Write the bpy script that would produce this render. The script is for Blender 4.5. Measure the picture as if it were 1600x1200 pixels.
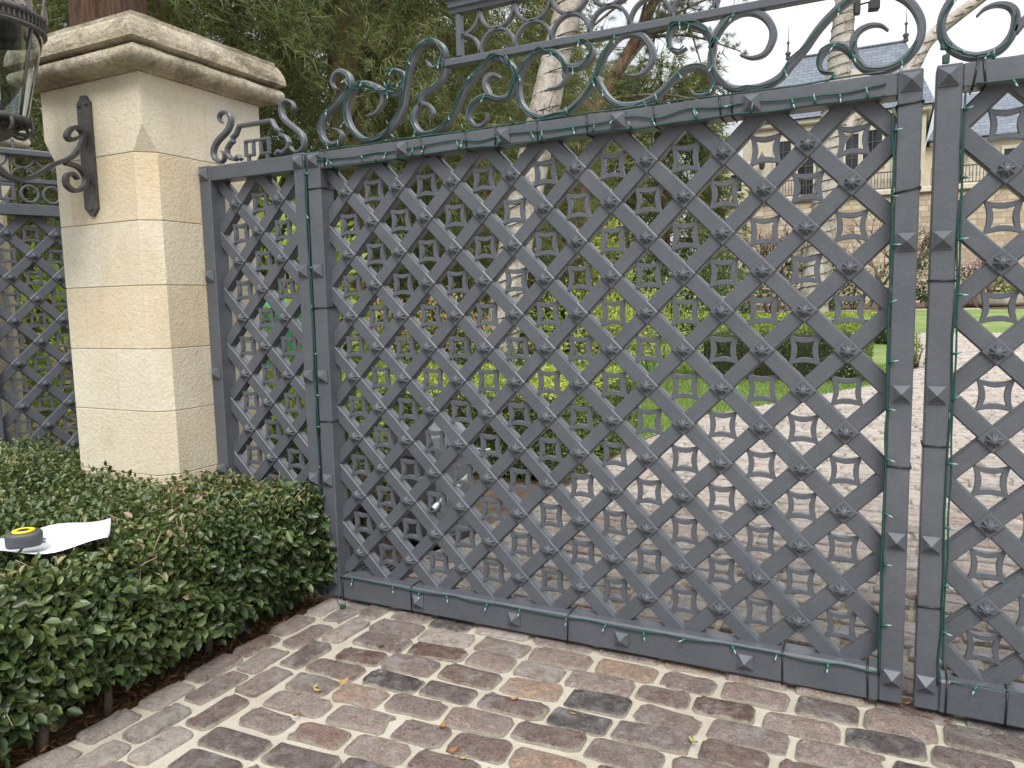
import bpy, math, random
import numpy as np
from mathutils import Matrix, Vector

# ------------------------------------------------------------------ camera, sky, sun, exposure
scn = bpy.context.scene
for o in list(bpy.data.objects):
    bpy.data.objects.remove(o)
COL = scn.collection
cam_d = bpy.data.cameras.new("camera")
cam = bpy.data.objects.new("camera", cam_d)
COL.objects.link(cam)
CT = np.array([2.52805, -3.0060, 1.52584])
CR = np.array([0.895932, 0.443656, -0.021792])
CU = np.array([-0.027977, 0.105323, 0.994044])
CF = np.array([-0.443309, 0.889987, -0.106775])
cam.matrix_world = Matrix(((CR[0], CU[0], -CF[0], CT[0]), (CR[1], CU[1], -CF[1], CT[1]), (CR[2], CU[2], -CF[2], CT[2]), (0, 0, 0, 1)))
cam_d.sensor_fit = 'HORIZONTAL'
cam_d.sensor_width = 36.0
cam_d.lens = 26.572
cam_d.clip_start = 0.05
cam_d.clip_end = 600
scn.camera = cam

SUN_EL, SUN_AZ = 50.0, 152.0     # azimuth of the sun, clockwise from +Y
w = bpy.data.worlds.new("World")
scn.world = w
w.use_nodes = True
nt = w.node_tree
bg = nt.nodes["Background"]
sky = nt.nodes.new("ShaderNodeTexSky")
sky.sky_type = 'NISHITA'
sky.sun_disc = False
sky.sun_elevation = math.radians(SUN_EL)
sky.sun_rotation = math.radians(SUN_AZ)
sky.dust_density = 3.0
tc = nt.nodes.new("ShaderNodeTexCoord")
mp = nt.nodes.new("ShaderNodeMapping")
mp.inputs['Scale'].default_value = (1.0, 1.0, 2.6)
ns = nt.nodes.new("ShaderNodeTexNoise")
ns.inputs['Scale'].default_value = 2.4
ns.inputs['Detail'].default_value = 6
ns.inputs['Roughness'].default_value = 0.55
cr = nt.nodes.new("ShaderNodeValToRGB")
cr.color_ramp.elements[0].position = 0.4
cr.color_ramp.elements[0].color = (3.6, 3.9, 4.3, 1)
cr.color_ramp.elements[1].position = 0.62
cr.color_ramp.elements[1].color = (7.2, 7.35, 7.5, 1)
# an overcast sky grows brighter towards the zenith
sx = nt.nodes.new("ShaderNodeSeparateXYZ")
mr = nt.nodes.new("ShaderNodeMapRange")
mr.inputs['From Min'].default_value = 0.15
mr.inputs['To Min'].default_value = 0.8
mr.inputs['To Max'].default_value = 2.9
mg = nt.nodes.new("ShaderNodeMix")
mg.data_type = 'RGBA'
mg.blend_type = 'MULTIPLY'
mg.inputs[0].default_value = 1.0
mx = nt.nodes.new("ShaderNodeMix")
mx.data_type = 'RGBA'
mx.inputs[0].default_value = 0.96
L = nt.links.new
L(tc.outputs['Generated'], mp.inputs['Vector'])
L(mp.outputs['Vector'], ns.inputs['Vector'])
L(ns.outputs['Fac'], cr.inputs['Fac'])
L(sky.outputs['Color'], mx.inputs[6])
L(tc.outputs['Generated'], sx.inputs[0])
L(sx.outputs['Z'], mr.inputs['Value'])
L(cr.outputs['Color'], mg.inputs[6])
L(mr.outputs['Result'], mg.inputs[7])
L(mg.outputs[2], mx.inputs[7])
L(mx.outputs[2], bg.inputs['Color'])
bg.inputs['Strength'].default_value = 0.074

sun_d = bpy.data.lights.new("sun", 'SUN')
sun_d.energy = 1.5
sun_d.angle = math.radians(25)
sun_d.color = (1.0, 0.96, 0.9)
sun = bpy.data.objects.new("sun", sun_d)
COL.objects.link(sun)
az, el = math.radians(SUN_AZ), math.radians(SUN_EL)
sdir = Vector((math.sin(az) * math.cos(el), math.cos(az) * math.cos(el), math.sin(el)))
sun.rotation_euler = sdir.to_track_quat('Z', 'Y').to_euler()

scn.view_settings.view_transform = 'Standard'
scn.view_settings.look = 'None'
scn.view_settings.exposure = 1.12
scn.view_settings.gamma = 1.0
scn.view_settings.use_curve_mapping = False

random.seed(7)
RNG = np.random.default_rng(11)
TAU = 2 * math.pi

# ------------------------------------------------------------------ object helpers
def obj(name, me, parent=None, loc=(0, 0, 0), rot=(0, 0, 0), scale=None):
    o = bpy.data.objects.new(name, me)
    COL.objects.link(o)
    if parent is not None:
        o.parent = parent
    o.location = loc
    o.rotation_euler = rot
    if scale is not None:
        o.scale = scale
    return o

def tag(o, label=None, cat=None, group=None, kind=None):
    if label: o["label"] = label
    if cat: o["category"] = cat
    if group: o["group"] = group
    if kind: o["kind"] = kind
    return o

def thing(name, label, cat, loc=(0, 0, 0), rz=0.0, group=None):
    o = obj(name, None, None, loc, (0, 0, rz))
    o.empty_display_size = 0.1
    return tag(o, label, cat, group)

def mesh_np(name, V, F, mat, attrs=None, smooth=False):
    """V (n,3); F: list of (m,k) int arrays"""
    me = bpy.data.meshes.new(name)
    V = np.asarray(V, np.float32)
    F = [np.asarray(f, np.int32) for f in F if len(f)]
    me.vertices.add(len(V))
    me.vertices.foreach_set("co", V.ravel())
    tot = np.concatenate([np.full(len(f), f.shape[1], np.int32) for f in F])
    loops = np.concatenate([f.ravel() for f in F])
    start = np.concatenate([[0], np.cumsum(tot)[:-1]]).astype(np.int32)
    me.loops.add(len(loops))
    me.loops.foreach_set("vertex_index", loops)
    me.polygons.add(len(tot))
    me.polygons.foreach_set("loop_start", start)
    me.polygons.foreach_set("loop_total", tot)
    if smooth:
        me.polygons.foreach_set("use_smooth", np.ones(len(tot), bool))
    for k, v in (attrs or {}).items():
        a = me.attributes.new(k, 'FLOAT', 'POINT')
        a.data.foreach_set("value", np.asarray(v, np.float32))
    me.update(calc_edges=True)
    me.materials.append(mat)
    return me

class MB:
    """collects shapes into one mesh"""
    def __init__(s):
        s.v = []; s.f = []; s.sm = []
    def add(s, V, F, smooth=False):
        n = len(s.v)
        s.v += [tuple(p) for p in V]
        s.f += [tuple(i + n for i in f) for f in F]
        s.sm += [smooth] * len(F)
    def box(s, x0, x1, y0, y1, z0, z1, b=0.0):
        if b <= 0:
            V = [(x, y, z) for z in (z0, z1) for y in (y0, y1) for x in (x0, x1)]
            s.add(V, [(0, 2, 3, 1), (4, 5, 7, 6), (0, 1, 5, 4), (2, 6, 7, 3), (0, 4, 6, 2), (1, 3, 7, 5)])
            return
        pr = [(x0 + b, z0), (x1 - b, z0), (x1, z0 + b), (x1, z1 - b), (x1 - b, z1), (x0 + b, z1), (x0, z1 - b), (x0, z0 + b)]
        def ring(k, y):
            return [(x0 + k if x < x0 + k else x1 - k if x > x1 - k else x, y, z0 + k if z < z0 + k else z1 - k if z > z1 - k else z) for x, z in pr]
        V = ring(b, y0) + [(x, y0 + b, z) for x, z in pr] + [(x, y1 - b, z) for x, z in pr] + ring(b, y1)
        F = [tuple(range(8))]
        for k in range(3):
            for i in range(8):
                j = (i + 1) % 8
                F.append((k * 8 + i, k * 8 + 8 + i, k * 8 + 8 + j, k * 8 + j))
        F.append(tuple(range(31, 23, -1)))
        s.add(V, F)
    def prism(s, poly, y0, y1, smooth=False):
        """poly in x,z extruded along y"""
        n = len(poly)
        V = [(x, y0, z) for x, z in poly] + [(x, y1, z) for x, z in poly]
        F = [tuple(range(n)), tuple(range(2 * n - 1, n - 1, -1))] + [(i, i + n, (i + 1) % n + n, (i + 1) % n) for i in range(n)]
        s.add(V, F, smooth)
    def tube(s, P, R, n=8, smooth=True, cap=True):
        P = [Vector(p) for p in P]
        m = len(P)
        if not hasattr(R, '__len__'): R = [R] * m
        V = []; up = Vector((0.13, 0.21, 0.97))
        for i in range(m):
            t = (P[min(i + 1, m - 1)] - P[max(i - 1, 0)]).normalized()
            if abs(t.dot(up)) > 0.98: up = Vector((0.97, 0.2, 0.1))
            a = t.cross(up).normalized(); b = a.cross(t).normalized(); up = b
            for k in range(n):
                c, q = math.cos(TAU * k / n), math.sin(TAU * k / n)
                V.append(P[i] + (a * c + b * q) * R[i])
        F = [(i * n + k, i * n + (k + 1) % n, (i + 1) * n + (k + 1) % n, (i + 1) * n + k) for i in range(m - 1) for k in range(n)]
        if cap:
            F += [tuple(range(n - 1, -1, -1)), tuple(range((m - 1) * n, m * n))]
        s.add(V, F, smooth)
    def lathe(s, prof, c=(0, 0), n=32, smooth=True, a0=0, a1=TAU):
        full = abs(a1 - a0 - TAU) < 1e-6
        k = n if full else n + 1
        V = [(c[0] + r * math.cos(a0 + (a1 - a0) * i / n), c[1] + r * math.sin(a0 + (a1 - a0) * i / n), z) for r, z in prof for i in range(k)]
        F = []
        for j in range(len(prof) - 1):
            for i in range(n):
                q = (i + 1) % k
                F.append((j * k + i, j * k + q, j * k + k + q, j * k + k + i))
        s.add(V, F, smooth)
    def ribbon(s, P, W, y0, y1, ch=0.004, axis='y'):
        """flat bar along a path in x,z (axis y) or y,z (axis x)"""
        P = np.array(P, float); m = len(P)
        T = np.gradient(P, axis=0); T /= np.linalg.norm(T, axis=1)[:, None] + 1e-9
        N = np.stack([-T[:, 1], T[:, 0]], 1)
        W = np.broadcast_to(np.asarray(W, float), (m,))
        ks = [(-1, y1), (-1, y0 + ch), (-.55, y0), (.55, y0), (1, y0 + ch), (1, y1)]
        V = []
        for i in range(m):
            for k, y in ks:
                q = P[i] + N[i] * W[i] * 0.5 * k
                V.append((q[0], y, q[1]) if axis == 'y' else (y, q[0], q[1]))
        n = len(ks)
        F = [(i * n + k, i * n + (k + 1) % n, (i + 1) * n + (k + 1) % n, (i + 1) * n + k) for i in range(m - 1) for k in range(n)]
        F += [tuple(range(n - 1, -1, -1)), tuple(range((m - 1) * n, m * n))]
        s.add(V, F)
    def mesh(s, name, mat, rnd=None):
        me = bpy.data.meshes.new(name)
        me.from_pydata(s.v, [], s.f)
        import bmesh
        b = bmesh.new(); b.from_mesh(me)
        bmesh.ops.recalc_face_normals(b, faces=b.faces)
        b.to_mesh(me); b.free()
        me.polygons.foreach_set("use_smooth", s.sm)
        if rnd is not None:
            a = me.attributes.new("rnd", 'FLOAT', 'POINT')
            a.data.foreach_set("value", np.full(len(s.v), rnd, np.float32))
        me.materials.append(mat)
        me.update()
        return me
    def build(s, name, mat, parent=None, off=(0, 0, 0), **k):
        """off: origin of the object (its location); vertices are given in the parent's frame"""
        s.v = [(a - off[0], b - off[1], c - off[2]) for a, b, c in s.v]
        return obj(name, s.mesh(name, mat, **k), parent, off)

def smooth_path(P, n=6):
    P = [np.array(p, float) for p in P]
    P = [2 * P[0] - P[1]] + P + [2 * P[-1] - P[-2]]
    out = []
    for i in range(1, len(P) - 2):
        a, b, c, d = P[i - 1:i + 3]
        for k in range(n):
            t = k / n
            out.append(0.5 * ((2 * b) + (c - a) * t + (2 * a - 5 * b + 4 * c - d) * t * t + (3 * b - a - 3 * c + d) * t ** 3))
    out.append(P[-2])
    return np.array(out)

def unit(a):
    return a / (np.linalg.norm(a, axis=-1, keepdims=True) + 1e-9)

# ------------------------------------------------------------------ materials
def mat(name):
    m = bpy.data.materials.new(name)
    m.use_nodes = True
    t = m.node_tree
    return m, t, t.nodes["Principled BSDF"]

def ramp(t, stops, src):
    r = t.nodes.new("ShaderNodeValToRGB")
    e = r.color_ramp.elements
    while len(e) < len(stops): e.new(0.5)
    for i, (p, c) in enumerate(stops):
        e[i].position = p; e[i].color = (*c, 1)
    t.links.new(src, r.inputs['Fac'])
    return r.outputs['Color']

def noise(t, scale, detail=4, rough=0.55, coord='Object', dist=0.0, stretch=None):
    c = t.nodes.new("ShaderNodeTexCoord")
    n = t.nodes.new("ShaderNodeTexNoise")
    n.inputs['Scale'].default_value = scale
    n.inputs['Detail'].default_value = detail
    n.inputs['Roughness'].default_value = rough
    n.inputs['Distortion'].default_value = dist
    src = c.outputs[coord] if coord != 'Pos' else None
    if coord == 'Pos':
        g = t.nodes.new("ShaderNodeNewGeometry"); src = g.outputs['Position']
    if stretch:
        mpp = t.nodes.new("ShaderNodeMapping"); mpp.inputs['Scale'].default_value = stretch
        t.links.new(src, mpp.inputs['Vector']); src = mpp.outputs['Vector']
    t.links.new(src, n.inputs['Vector'])
    return n.outputs['Fac']

def mixc(t, fac, a, b, mode='MIX'):
    m = t.nodes.new("ShaderNodeMix"); m.data_type = 'RGBA'; m.blend_type = mode
    for i, v in ((0, fac), (6, a), (7, b)):
        if isinstance(v, (int, float)): m.inputs[i].default_value = v
        elif isinstance(v, tuple): m.inputs[i].default_value = (*v, 1)
        else: t.links.new(v, m.inputs[i])
    return m.outputs[2]

def bump(t, p, h, strength=0.3, dist=0.01):
    b = t.nodes.new("ShaderNodeBump")
    b.inputs['Strength'].default_value = strength
    b.inputs['Distance'].default_value = dist
    t.links.new(h, b.inputs['Height'])
    t.links.new(b.outputs['Normal'], p.inputs['Normal'])

def attr(t, name):
    a = t.nodes.new("ShaderNodeAttribute"); a.attribute_name = name
    return a.outputs['Fac']

def plain(name, col, rough=0.5, metal=0.0, vary=0.0, scale=20, bmp=0.0, coord='Pos'):
    m, t, p = mat(name)
    p.inputs['Roughness'].default_value = rough
    p.inputs['Metallic'].default_value = metal
    if vary > 0:
        n = noise(t, scale, 5, 0.6, coord)
        t.links.new(ramp(t, [(0.3, tuple(c * (1 - vary) for c in col)), (0.7, tuple(min(1, c * (1 + vary)) for c in col))], n), p.inputs['Base Color'])
        if bmp: bump(t, p, n, bmp, 0.01)
    else:
        p.inputs['Base Color'].default_value = (*col, 1)
    return m

def leafmat(name, stops, rough=0.45, trans=0.3, spec=0.5):
    m, t, p = mat(name)
    c = ramp(t, stops, attr(t, 'rnd'))
    t.links.new(c, p.inputs['Base Color'])
    p.inputs['Roughness'].default_value = rough
    p.inputs['Specular IOR Level'].default_value = spec
    if trans > 0:
        tr = t.nodes.new("ShaderNodeBsdfTranslucent")
        t.links.new(mixc(t, 0.35, c, (0.35, 0.42, 0.05)), tr.inputs['Color'])
        mxs = t.nodes.new("ShaderNodeMixShader")
        mxs.inputs[0].default_value = trans
        t.links.new(p.outputs[0], mxs.inputs[1]); t.links.new(tr.outputs[0], mxs.inputs[2])
        t.links.new(mxs.outputs[0], t.nodes['Material Output'].inputs['Surface'])
    return m

# painted iron: blue-grey satin paint, chalky wear
IRON, t, p = mat("painted_iron")
n1 = noise(t, 6, 6, 0.65, 'Pos'); n2 = noise(t, 90, 3, 0.6, 'Pos')
c = ramp(t, [(0.3, (0.07, 0.078, 0.091)), (0.55, (0.088, 0.096, 0.111)), (0.75, (0.112, 0.12, 0.136))], n1)
t.links.new(mixc(t, 0.3, c, ramp(t, [(0.35, (0.064, 0.07, 0.081)), (0.7, (0.115, 0.122, 0.137))], n2)), p.inputs['Base Color'])
p.inputs['Roughness'].default_value = 0.36
p.inputs['Specular IOR Level'].default_value = 0.45
bump(t, p, n2, 0.12, 0.004)
IRON_DARK = plain("old_iron", (0.06, 0.056, 0.054), 0.55, 0, 0.3, 30, 0.15)
LEADEN = plain("weathered_bronze", (0.16, 0.13, 0.115), 0.6, 0, 0.35, 25, 0.2)

# limestone
STONE, t, p = mat("limestone")
n1 = noise(t, 3.2, 7, 0.62, 'Pos'); n2 = noise(t, 55, 6, 0.72, 'Pos', 0.0); n3 = noise(t, 1.3, 5, 0.6, 'Pos')
c = ramp(t, [(0.3, (0.58, 0.475, 0.315)), (0.5, (0.7, 0.62, 0.465)), (0.7, (0.77, 0.72, 0.6))], n1)
rv = attr(t, 'rnd')
c = mixc(t, 0.5, c, ramp(t, [(0.0, (0.68, 0.54, 0.355)), (0.5, (0.7, 0.635, 0.5)), (1.0, (0.77, 0.74, 0.65))], rv))
c = mixc(t, 0.28, c, ramp(t, [(0.36, (0.36, 0.285, 0.18)), (0.55, (0.59, 0.52, 0.39))], n2))
n5 = noise(t, 1.6, 6, 0.75, 'Pos', 0.3, (1.6, 1.6, 0.5))
c = mixc(t, ramp(t, [(0.5, (0, 0, 0)), (0.72, (0.38, 0.38, 0.38))], n5), c, (0.4, 0.32, 0.21))
t.links.new(c, p.inputs['Base Color'])
p.inputs['Roughness'].default_value = 0.9
p.inputs['Specular IOR Level'].default_value = 0.15
bump(t, p, n2, 0.5, 0.016)
# cap stone carries lichen and soot
STONE_CAP, t, p = mat("lichened_limestone")
n1 = noise(t, 5, 8, 0.7, 'Pos'); n2 = noise(t, 34, 6, 0.7, 'Pos', 0.5)
c = ramp(t, [(0.33, (0.24, 0.19, 0.12)), (0.45, (0.52, 0.45, 0.33)), (0.66, (0.66, 0.6, 0.48))], n1)
c = mixc(t, 0.42, c, ramp(t, [(0.38, (0.22, 0.18, 0.12)), (0.56, (0.56, 0.5, 0.39))], n2))
n6 = noise(t, 2.3, 7, 0.75, 'Pos', 0.4)
c = mixc(t, ramp(t, [(0.5, (0, 0, 0)), (0.64, (0.75, 0.75, 0.75))], n6), c, (0.17, 0.135, 0.095))
t.links.new(c, p.inputs['Base Color'])
p.inputs['Roughness'].default_value = 0.95
p.inputs['Specular IOR Level'].default_value = 0.1
bump(t, p, n2, 1.0, 0.025)
JOINT = plain("lime_joint", (0.42, 0.35, 0.24), 0.95, 0, 0.2, 40, 0.3)

# cobble bricks and mortar
BRICK, t, p = mat("old_brick")
rv = attr(t, 'rnd'); du = attr(t, 'paleness')
c = ramp(t, [(0.0, (0.055, 0.053, 0.06)), (0.18, (0.14, 0.115, 0.115)), (0.34, (0.24, 0.195, 0.185)), (0.5, (0.145, 0.092, 0.078)), (0.62, (0.32, 0.27, 0.25)), (0.78, (0.24, 0.15, 0.12)), (0.9, (0.36, 0.3, 0.265)), (1.0, (0.36, 0.24, 0.15))], rv)
n1 = noise(t, 17, 8, 0.75, 'Pos', 0.15); n2 = noise(t, 110, 5, 0.75, 'Pos'); n4 = noise(t, 8, 7, 0.75, 'Pos', 0.2)
c = mixc(t, 0.85, c, ramp(t, [(0.3, (0.45, 0.42, 0.41)), (0.5, (1.12, 1.05, 1.02)), (0.7, (2.2, 2.05, 1.95))], n2), 'MULTIPLY')
n7 = noise(t, 26, 7, 0.75, 'Pos', 0.4)
c = mixc(t, 0.6, c, ramp(t, [(0.35, (0.55, 0.5, 0.48)), (0.52, (1.15, 1.08, 1.05)), (0.68, (2.0, 1.85, 1.75))], n7), 'MULTIPLY')
c = mixc(t, ramp(t, [(0.46, (0, 0, 0)), (0.64, (0.7, 0.7, 0.7))], n1), c, (0.34, 0.3, 0.255))
c = mixc(t, ramp(t, [(0.54, (0, 0, 0)), (0.66, (0.85, 0.85, 0.85))], n4), c, (0.42, 0.405, 0.4))
em = t.nodes.new("ShaderNodeMath"); em.operation = 'MULTIPLY_ADD'; em.inputs[1].default_value = 0.55
dm_ = t.nodes.new("ShaderNodeMath"); dm_.operation = 'MULTIPLY_ADD'; dm_.inputs[1].default_value = -1.3; dm_.use_clamp = True
t.links.new(du, dm_.inputs[0]); t.links.new(attr(t, 'edge'), dm_.inputs[2])
t.links.new(dm_.outputs[0], em.inputs[0]); t.links.new(n1, em.inputs[2])
c = mixc(t, ramp(t, [(0.8, (0, 0, 0)), (1.0, (0.9, 0.9, 0.9))], em.outputs[0]), c, (0.5, 0.45, 0.365))
c = mixc(t, du, c, ramp(t, [(0.34, (0.34, 0.28, 0.235)), (0.46, (0.54, 0.475, 0.415)), (0.62, (0.66, 0.605, 0.545))], n7))  # mixes bricks towards a paler tone, strongest beyond the gate
t.links.new(c, p.inputs['Base Color'])
p.inputs['Roughness'].default_value = 0.7
p.inputs['Specular IOR Level'].default_value = 0.3
hm = t.nodes.new("ShaderNodeMath"); hm.operation = 'MULTIPLY_ADD'; hm.inputs[1].default_value = 0.45
t.links.new(n2, hm.inputs[0]); t.links.new(n7, hm.inputs[2])
bump(t, p, hm.outputs[0], 1.0, 0.035)
MORTAR, t, p = mat("mortar")
n1 = noise(t, 4, 8, 0.7, 'Pos'); n2 = noise(t, 130, 4, 0.7, 'Pos')
c = ramp(t, [(0.3, (0.38, 0.335, 0.26)), (0.5, (0.52, 0.47, 0.38)), (0.7, (0.6, 0.56, 0.47))], n1)
c = mixc(t, 0.4, c, ramp(t, [(0.35, (0.27, 0.235, 0.175)), (0.6, (0.51, 0.47, 0.39))], n2))
t.links.new(c, p.inputs['Base Color'])
p.inputs['Roughness'].default_value = 0.95
bump(t, p, n2, 0.8, 0.008)

JOINTDIRT = plain("silted_joints", (0.22, 0.18, 0.14), 0.95, 0, 0.6, 9, 0.4)
SOIL = plain("soil_and_mulch", (0.085, 0.055, 0.035), 0.95, 0, 0.5, 12, 0.6)
SAND = plain("sandy_gravel", (0.42, 0.335, 0.245), 0.95, 0, 0.2, 25, 0.3)
TURF, t, p = mat("mown_turf")
n1 = noise(t, 0.9, 5, 0.6, 'Pos'); n2 = noise(t, 60, 4, 0.7, 'Pos')
c = mixc(t, 0.4, ramp(t, [(0.35, (0.1, 0.17, 0.03)), (0.5, (0.17, 0.25, 0.05)), (0.65, (0.27, 0.31, 0.1))], n1), ramp(t, [(0.3, (0.05, 0.1, 0.02)), (0.7, (0.27, 0.33, 0.11))], n2))
t.links.new(c, p.inputs['Base Color']); p.inputs['Roughness'].default_value = 0.9
bump(t, p, n2, 0.8, 0.03)
BLADE = leafmat("grass_blade", [(0.0, (0.09, 0.19, 0.03)), (0.6, (0.18, 0.29, 0.055)), (1.0, (0.32, 0.36, 0.12))], 0.5, 0.3)

GREENWIRE = plain("green_wire", (0.01, 0.055, 0.045), 0.4)
BLACKTIE = plain("black_plastic", (0.012, 0.013, 0.015), 0.4)
CLEAR, t, p = mat("clear_bulb")
p.inputs['Base Color'].default_value = (0.5, 0.68, 0.62, 1); p.inputs['Roughness'].default_value = 0.15
p.inputs['Transmission Weight'].default_value = 0.5
GLASS, t, p = mat("lantern_glass")
p.inputs['Base Color'].default_value = (0.9, 0.94, 0.92, 1); p.inputs['Roughness'].default_value = 0.04; p.inputs['Specular IOR Level'].default_value = 1.0
p.inputs['Metallic'].default_value = 1.0
tb = t.nodes.new("ShaderNodeBsdfTransparent"); tb.inputs['Color'].default_value = (0.8, 0.86, 0.84, 1)
fz = t.nodes.new("ShaderNodeLayerWeight"); fz.inputs['Blend'].default_value = 0.35
ms = t.nodes.new("ShaderNodeMixShader")
t.links.new(fz.outputs['Facing'], ms.inputs[0]); t.links.new(tb.outputs[0], ms.inputs[1]); t.links.new(p.outputs[0], ms.inputs[2])
t.links.new(ms.outputs[0], t.nodes['Material Output'].inputs['Surface'])
CANDLE = plain("candle_sleeve", (0.75, 0.73, 0.68), 0.5)
WINGLASS = plain("window_glass", (0.02, 0.025, 0.03), 0.05)
PAPER = plain("white_paper", (0.66, 0.67, 0.69), 0.7)
RUBBER = plain("grey_rubber", (0.06, 0.06, 0.072), 0.5)
YELLOW = plain("yellow_plastic", (0.75, 0.58, 0.01), 0.4)
STEEL = plain("steel", (0.45, 0.46, 0.47), 0.3, 1.0)

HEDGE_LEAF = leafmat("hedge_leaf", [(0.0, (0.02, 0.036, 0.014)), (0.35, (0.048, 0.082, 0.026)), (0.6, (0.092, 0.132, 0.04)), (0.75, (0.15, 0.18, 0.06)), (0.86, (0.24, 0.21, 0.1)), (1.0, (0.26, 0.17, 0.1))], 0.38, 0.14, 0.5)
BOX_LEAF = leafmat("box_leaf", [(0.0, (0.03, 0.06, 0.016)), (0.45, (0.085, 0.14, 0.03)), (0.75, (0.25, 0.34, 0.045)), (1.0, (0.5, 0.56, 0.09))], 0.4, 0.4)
SHRUB_LEAF = leafmat("shrub_leaf", [(0.0, (0.035, 0.065, 0.02)), (0.45, (0.13, 0.2, 0.04)), (0.75, (0.34, 0.42, 0.065)), (1.0, (0.56, 0.57, 0.14))], 0.42, 0.45)
AZALEA_LEAF = leafmat("azalea_leaf", [(0.0, (0.02, 0.04, 0.015)), (0.4, (0.13, 0.17, 0.05)), (0.7, (0.42, 0.36, 0.13)), (1.0, (0.62, 0.34, 0.25))], 0.42, 0.4)
DARK_LEAF = leafmat("dark_leaf", [(0.0, (0.02, 0.04, 0.018)), (0.6, (0.055, 0.09, 0.035)), (1.0, (0.13, 0.18, 0.06))], 0.4, 0.15)
STRAP_LEAF = leafmat("strap_leaf", [(0.0, (0.03, 0.1, 0.02)), (0.7, (0.09, 0.24, 0.045)), (1.0, (0.25, 0.38, 0.1))], 0.35, 0.3)
NEEDLE = leafmat("conifer_needle", [(0.0, (0.04, 0.055, 0.028)), (0.35, (0.12, 0.14, 0.065)), (0.7, (0.25, 0.26, 0.12)), (1.0, (0.4, 0.35, 0.19))], 0.6, 0.42, 0.2)
PINE_NEEDLE = leafmat("pine_needle", [(0.0, (0.03, 0.05, 0.03)), (0.6, (0.08, 0.1, 0.055)), (1.0, (0.16, 0.17, 0.09))], 0.55, 0.2, 0.3)
BLOSSOM = leafmat("pink_blossom", [(0.0, (0.4, 0.22, 0.25)), (1.0, (0.75, 0.55, 0.55))], 0.6, 0.3)
WHITEFLOWER = plain("white_petal", (0.78, 0.78, 0.74), 0.6)
REDBARK, t, p = mat("redwood_bark")
nb = noise(t, 7, 7, 0.7, 'Pos', 0.6, (3.2, 3.2, 0.35))
t.links.new(ramp(t, [(0.3, (0.05, 0.028, 0.02)), (0.5, (0.16, 0.09, 0.062)), (0.7, (0.3, 0.19, 0.14))], nb), p.inputs['Base Color'])
p.inputs['Roughness'].default_value = 0.95; bump(t, p, nb, 1.0, 0.06)
PALEBARK, t, p = mat("pale_bark")
nb = noise(t, 4, 7, 0.65, 'Pos', 1.0, (1, 1, 0.6)); nb2 = noise(t, 22, 5, 0.7, 'Pos')
c = ramp(t, [(0.38, (0.16, 0.125, 0.095)), (0.5, (0.33, 0.295, 0.245)), (0.62, (0.45, 0.425, 0.375))], nb)
t.links.new(mixc(t, 0.4, c, ramp(t, [(0.38, (0.17, 0.13, 0.095)), (0.58, (0.5, 0.47, 0.42))], nb2)), p.inputs['Base Color'])
p.inputs['Roughness'].default_value = 0.85; bump(t, p, nb2, 0.4, 0.02)
TWIG = plain("twig_bark", (0.14, 0.105, 0.08), 0.9, 0, 0.3, 30, 0.3)
DRYLEAF = leafmat("dry_leaf", [(0.0, (0.1, 0.05, 0.025)), (0.5, (0.34, 0.16, 0.06)), (0.8, (0.5, 0.33, 0.1)), (1.0, (0.3, 0.33, 0.08))], 0.6, 0.15)

def stonework(name, c0, c1, cm, sx, sy, msz, b=0.6):
    m, t, p = mat(name)
    g = t.nodes.new("ShaderNodeNewGeometry")
    mp_ = t.nodes.new("ShaderNodeMapping"); mp_.inputs['Rotation'].default_value = (math.radians(-90), 0, 0)
    t.links.new(g.outputs['Position'], mp_.inputs['Vector'])
    br = t.nodes.new("ShaderNodeTexBrick")
    br.inputs['Color1'].default_value = (*c0, 1); br.inputs['Color2'].default_value = (*c1, 1); br.inputs['Mortar'].default_value = (*cm, 1)
    br.inputs['Scale'].default_value = 1.0
    br.inputs['Brick Width'].default_value = sx; br.inputs['Row Height'].default_value = sy
    br.inputs['Mortar Size'].default_value = msz; br.inputs['Bias'].default_value = 0.1
    br.offset = 0.43; br.squash = 0.8; br.squash_frequency = 3
    t.links.new(mp_.outputs['Vector'], br.inputs['Vector'])
    n = noise(t, 2.2, 6, 0.65, 'Pos'); n2 = noise(t, 9, 5, 0.65, 'Pos')
    c = mixc(t, 0.22, br.outputs['Color'], ramp(t, [(0.3, tuple(x * 0.75 for x in c0)), (0.7, tuple(min(1, x * 1.15) for x in c1))], n))
    c = mixc(t, 0.25, c, ramp(t, [(0.3, tuple(x * 0.5 for x in c0)), (0.7, c1)], n2))
    t.links.new(c, p.inputs['Base Color']); p.inputs['Roughness'].default_value = 0.92
    bump(t, p, br.outputs['Color'], b, 0.05)
    return m
RUBBLE = stonework("rubble_stone_wall", (0.3, 0.21, 0.125), (0.62, 0.53, 0.4), (0.3, 0.245, 0.175), 0.66, 0.3, 0.035)
ASHLAR = stonework("ashlar_wall", (0.5, 0.435, 0.325), (0.58, 0.52, 0.41), (0.46, 0.4, 0.3), 0.95, 0.42, 0.015, 0.3)
TRIM = plain("pale_stone_trim", (0.54, 0.49, 0.39), 0.85, 0, 0.12, 4, 0.2)
SLATE, t, p = mat("slate_roof")
tcx = t.nodes.new("ShaderNodeTexCoord")
mps = t.nodes.new("ShaderNodeMapping"); mps.inputs['Rotation'].default_value = (math.radians(-90), 0, 0)
t.links.new(tcx.outputs['Object'], mps.inputs['Vector'])
br = t.nodes.new("ShaderNodeTexBrick")
br.inputs['Color1'].default_value = (0.085, 0.105, 0.135, 1); br.inputs['Color2'].default_value = (0.15, 0.175, 0.215, 1); br.inputs['Mortar'].default_value = (0.03, 0.036, 0.046, 1)
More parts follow.
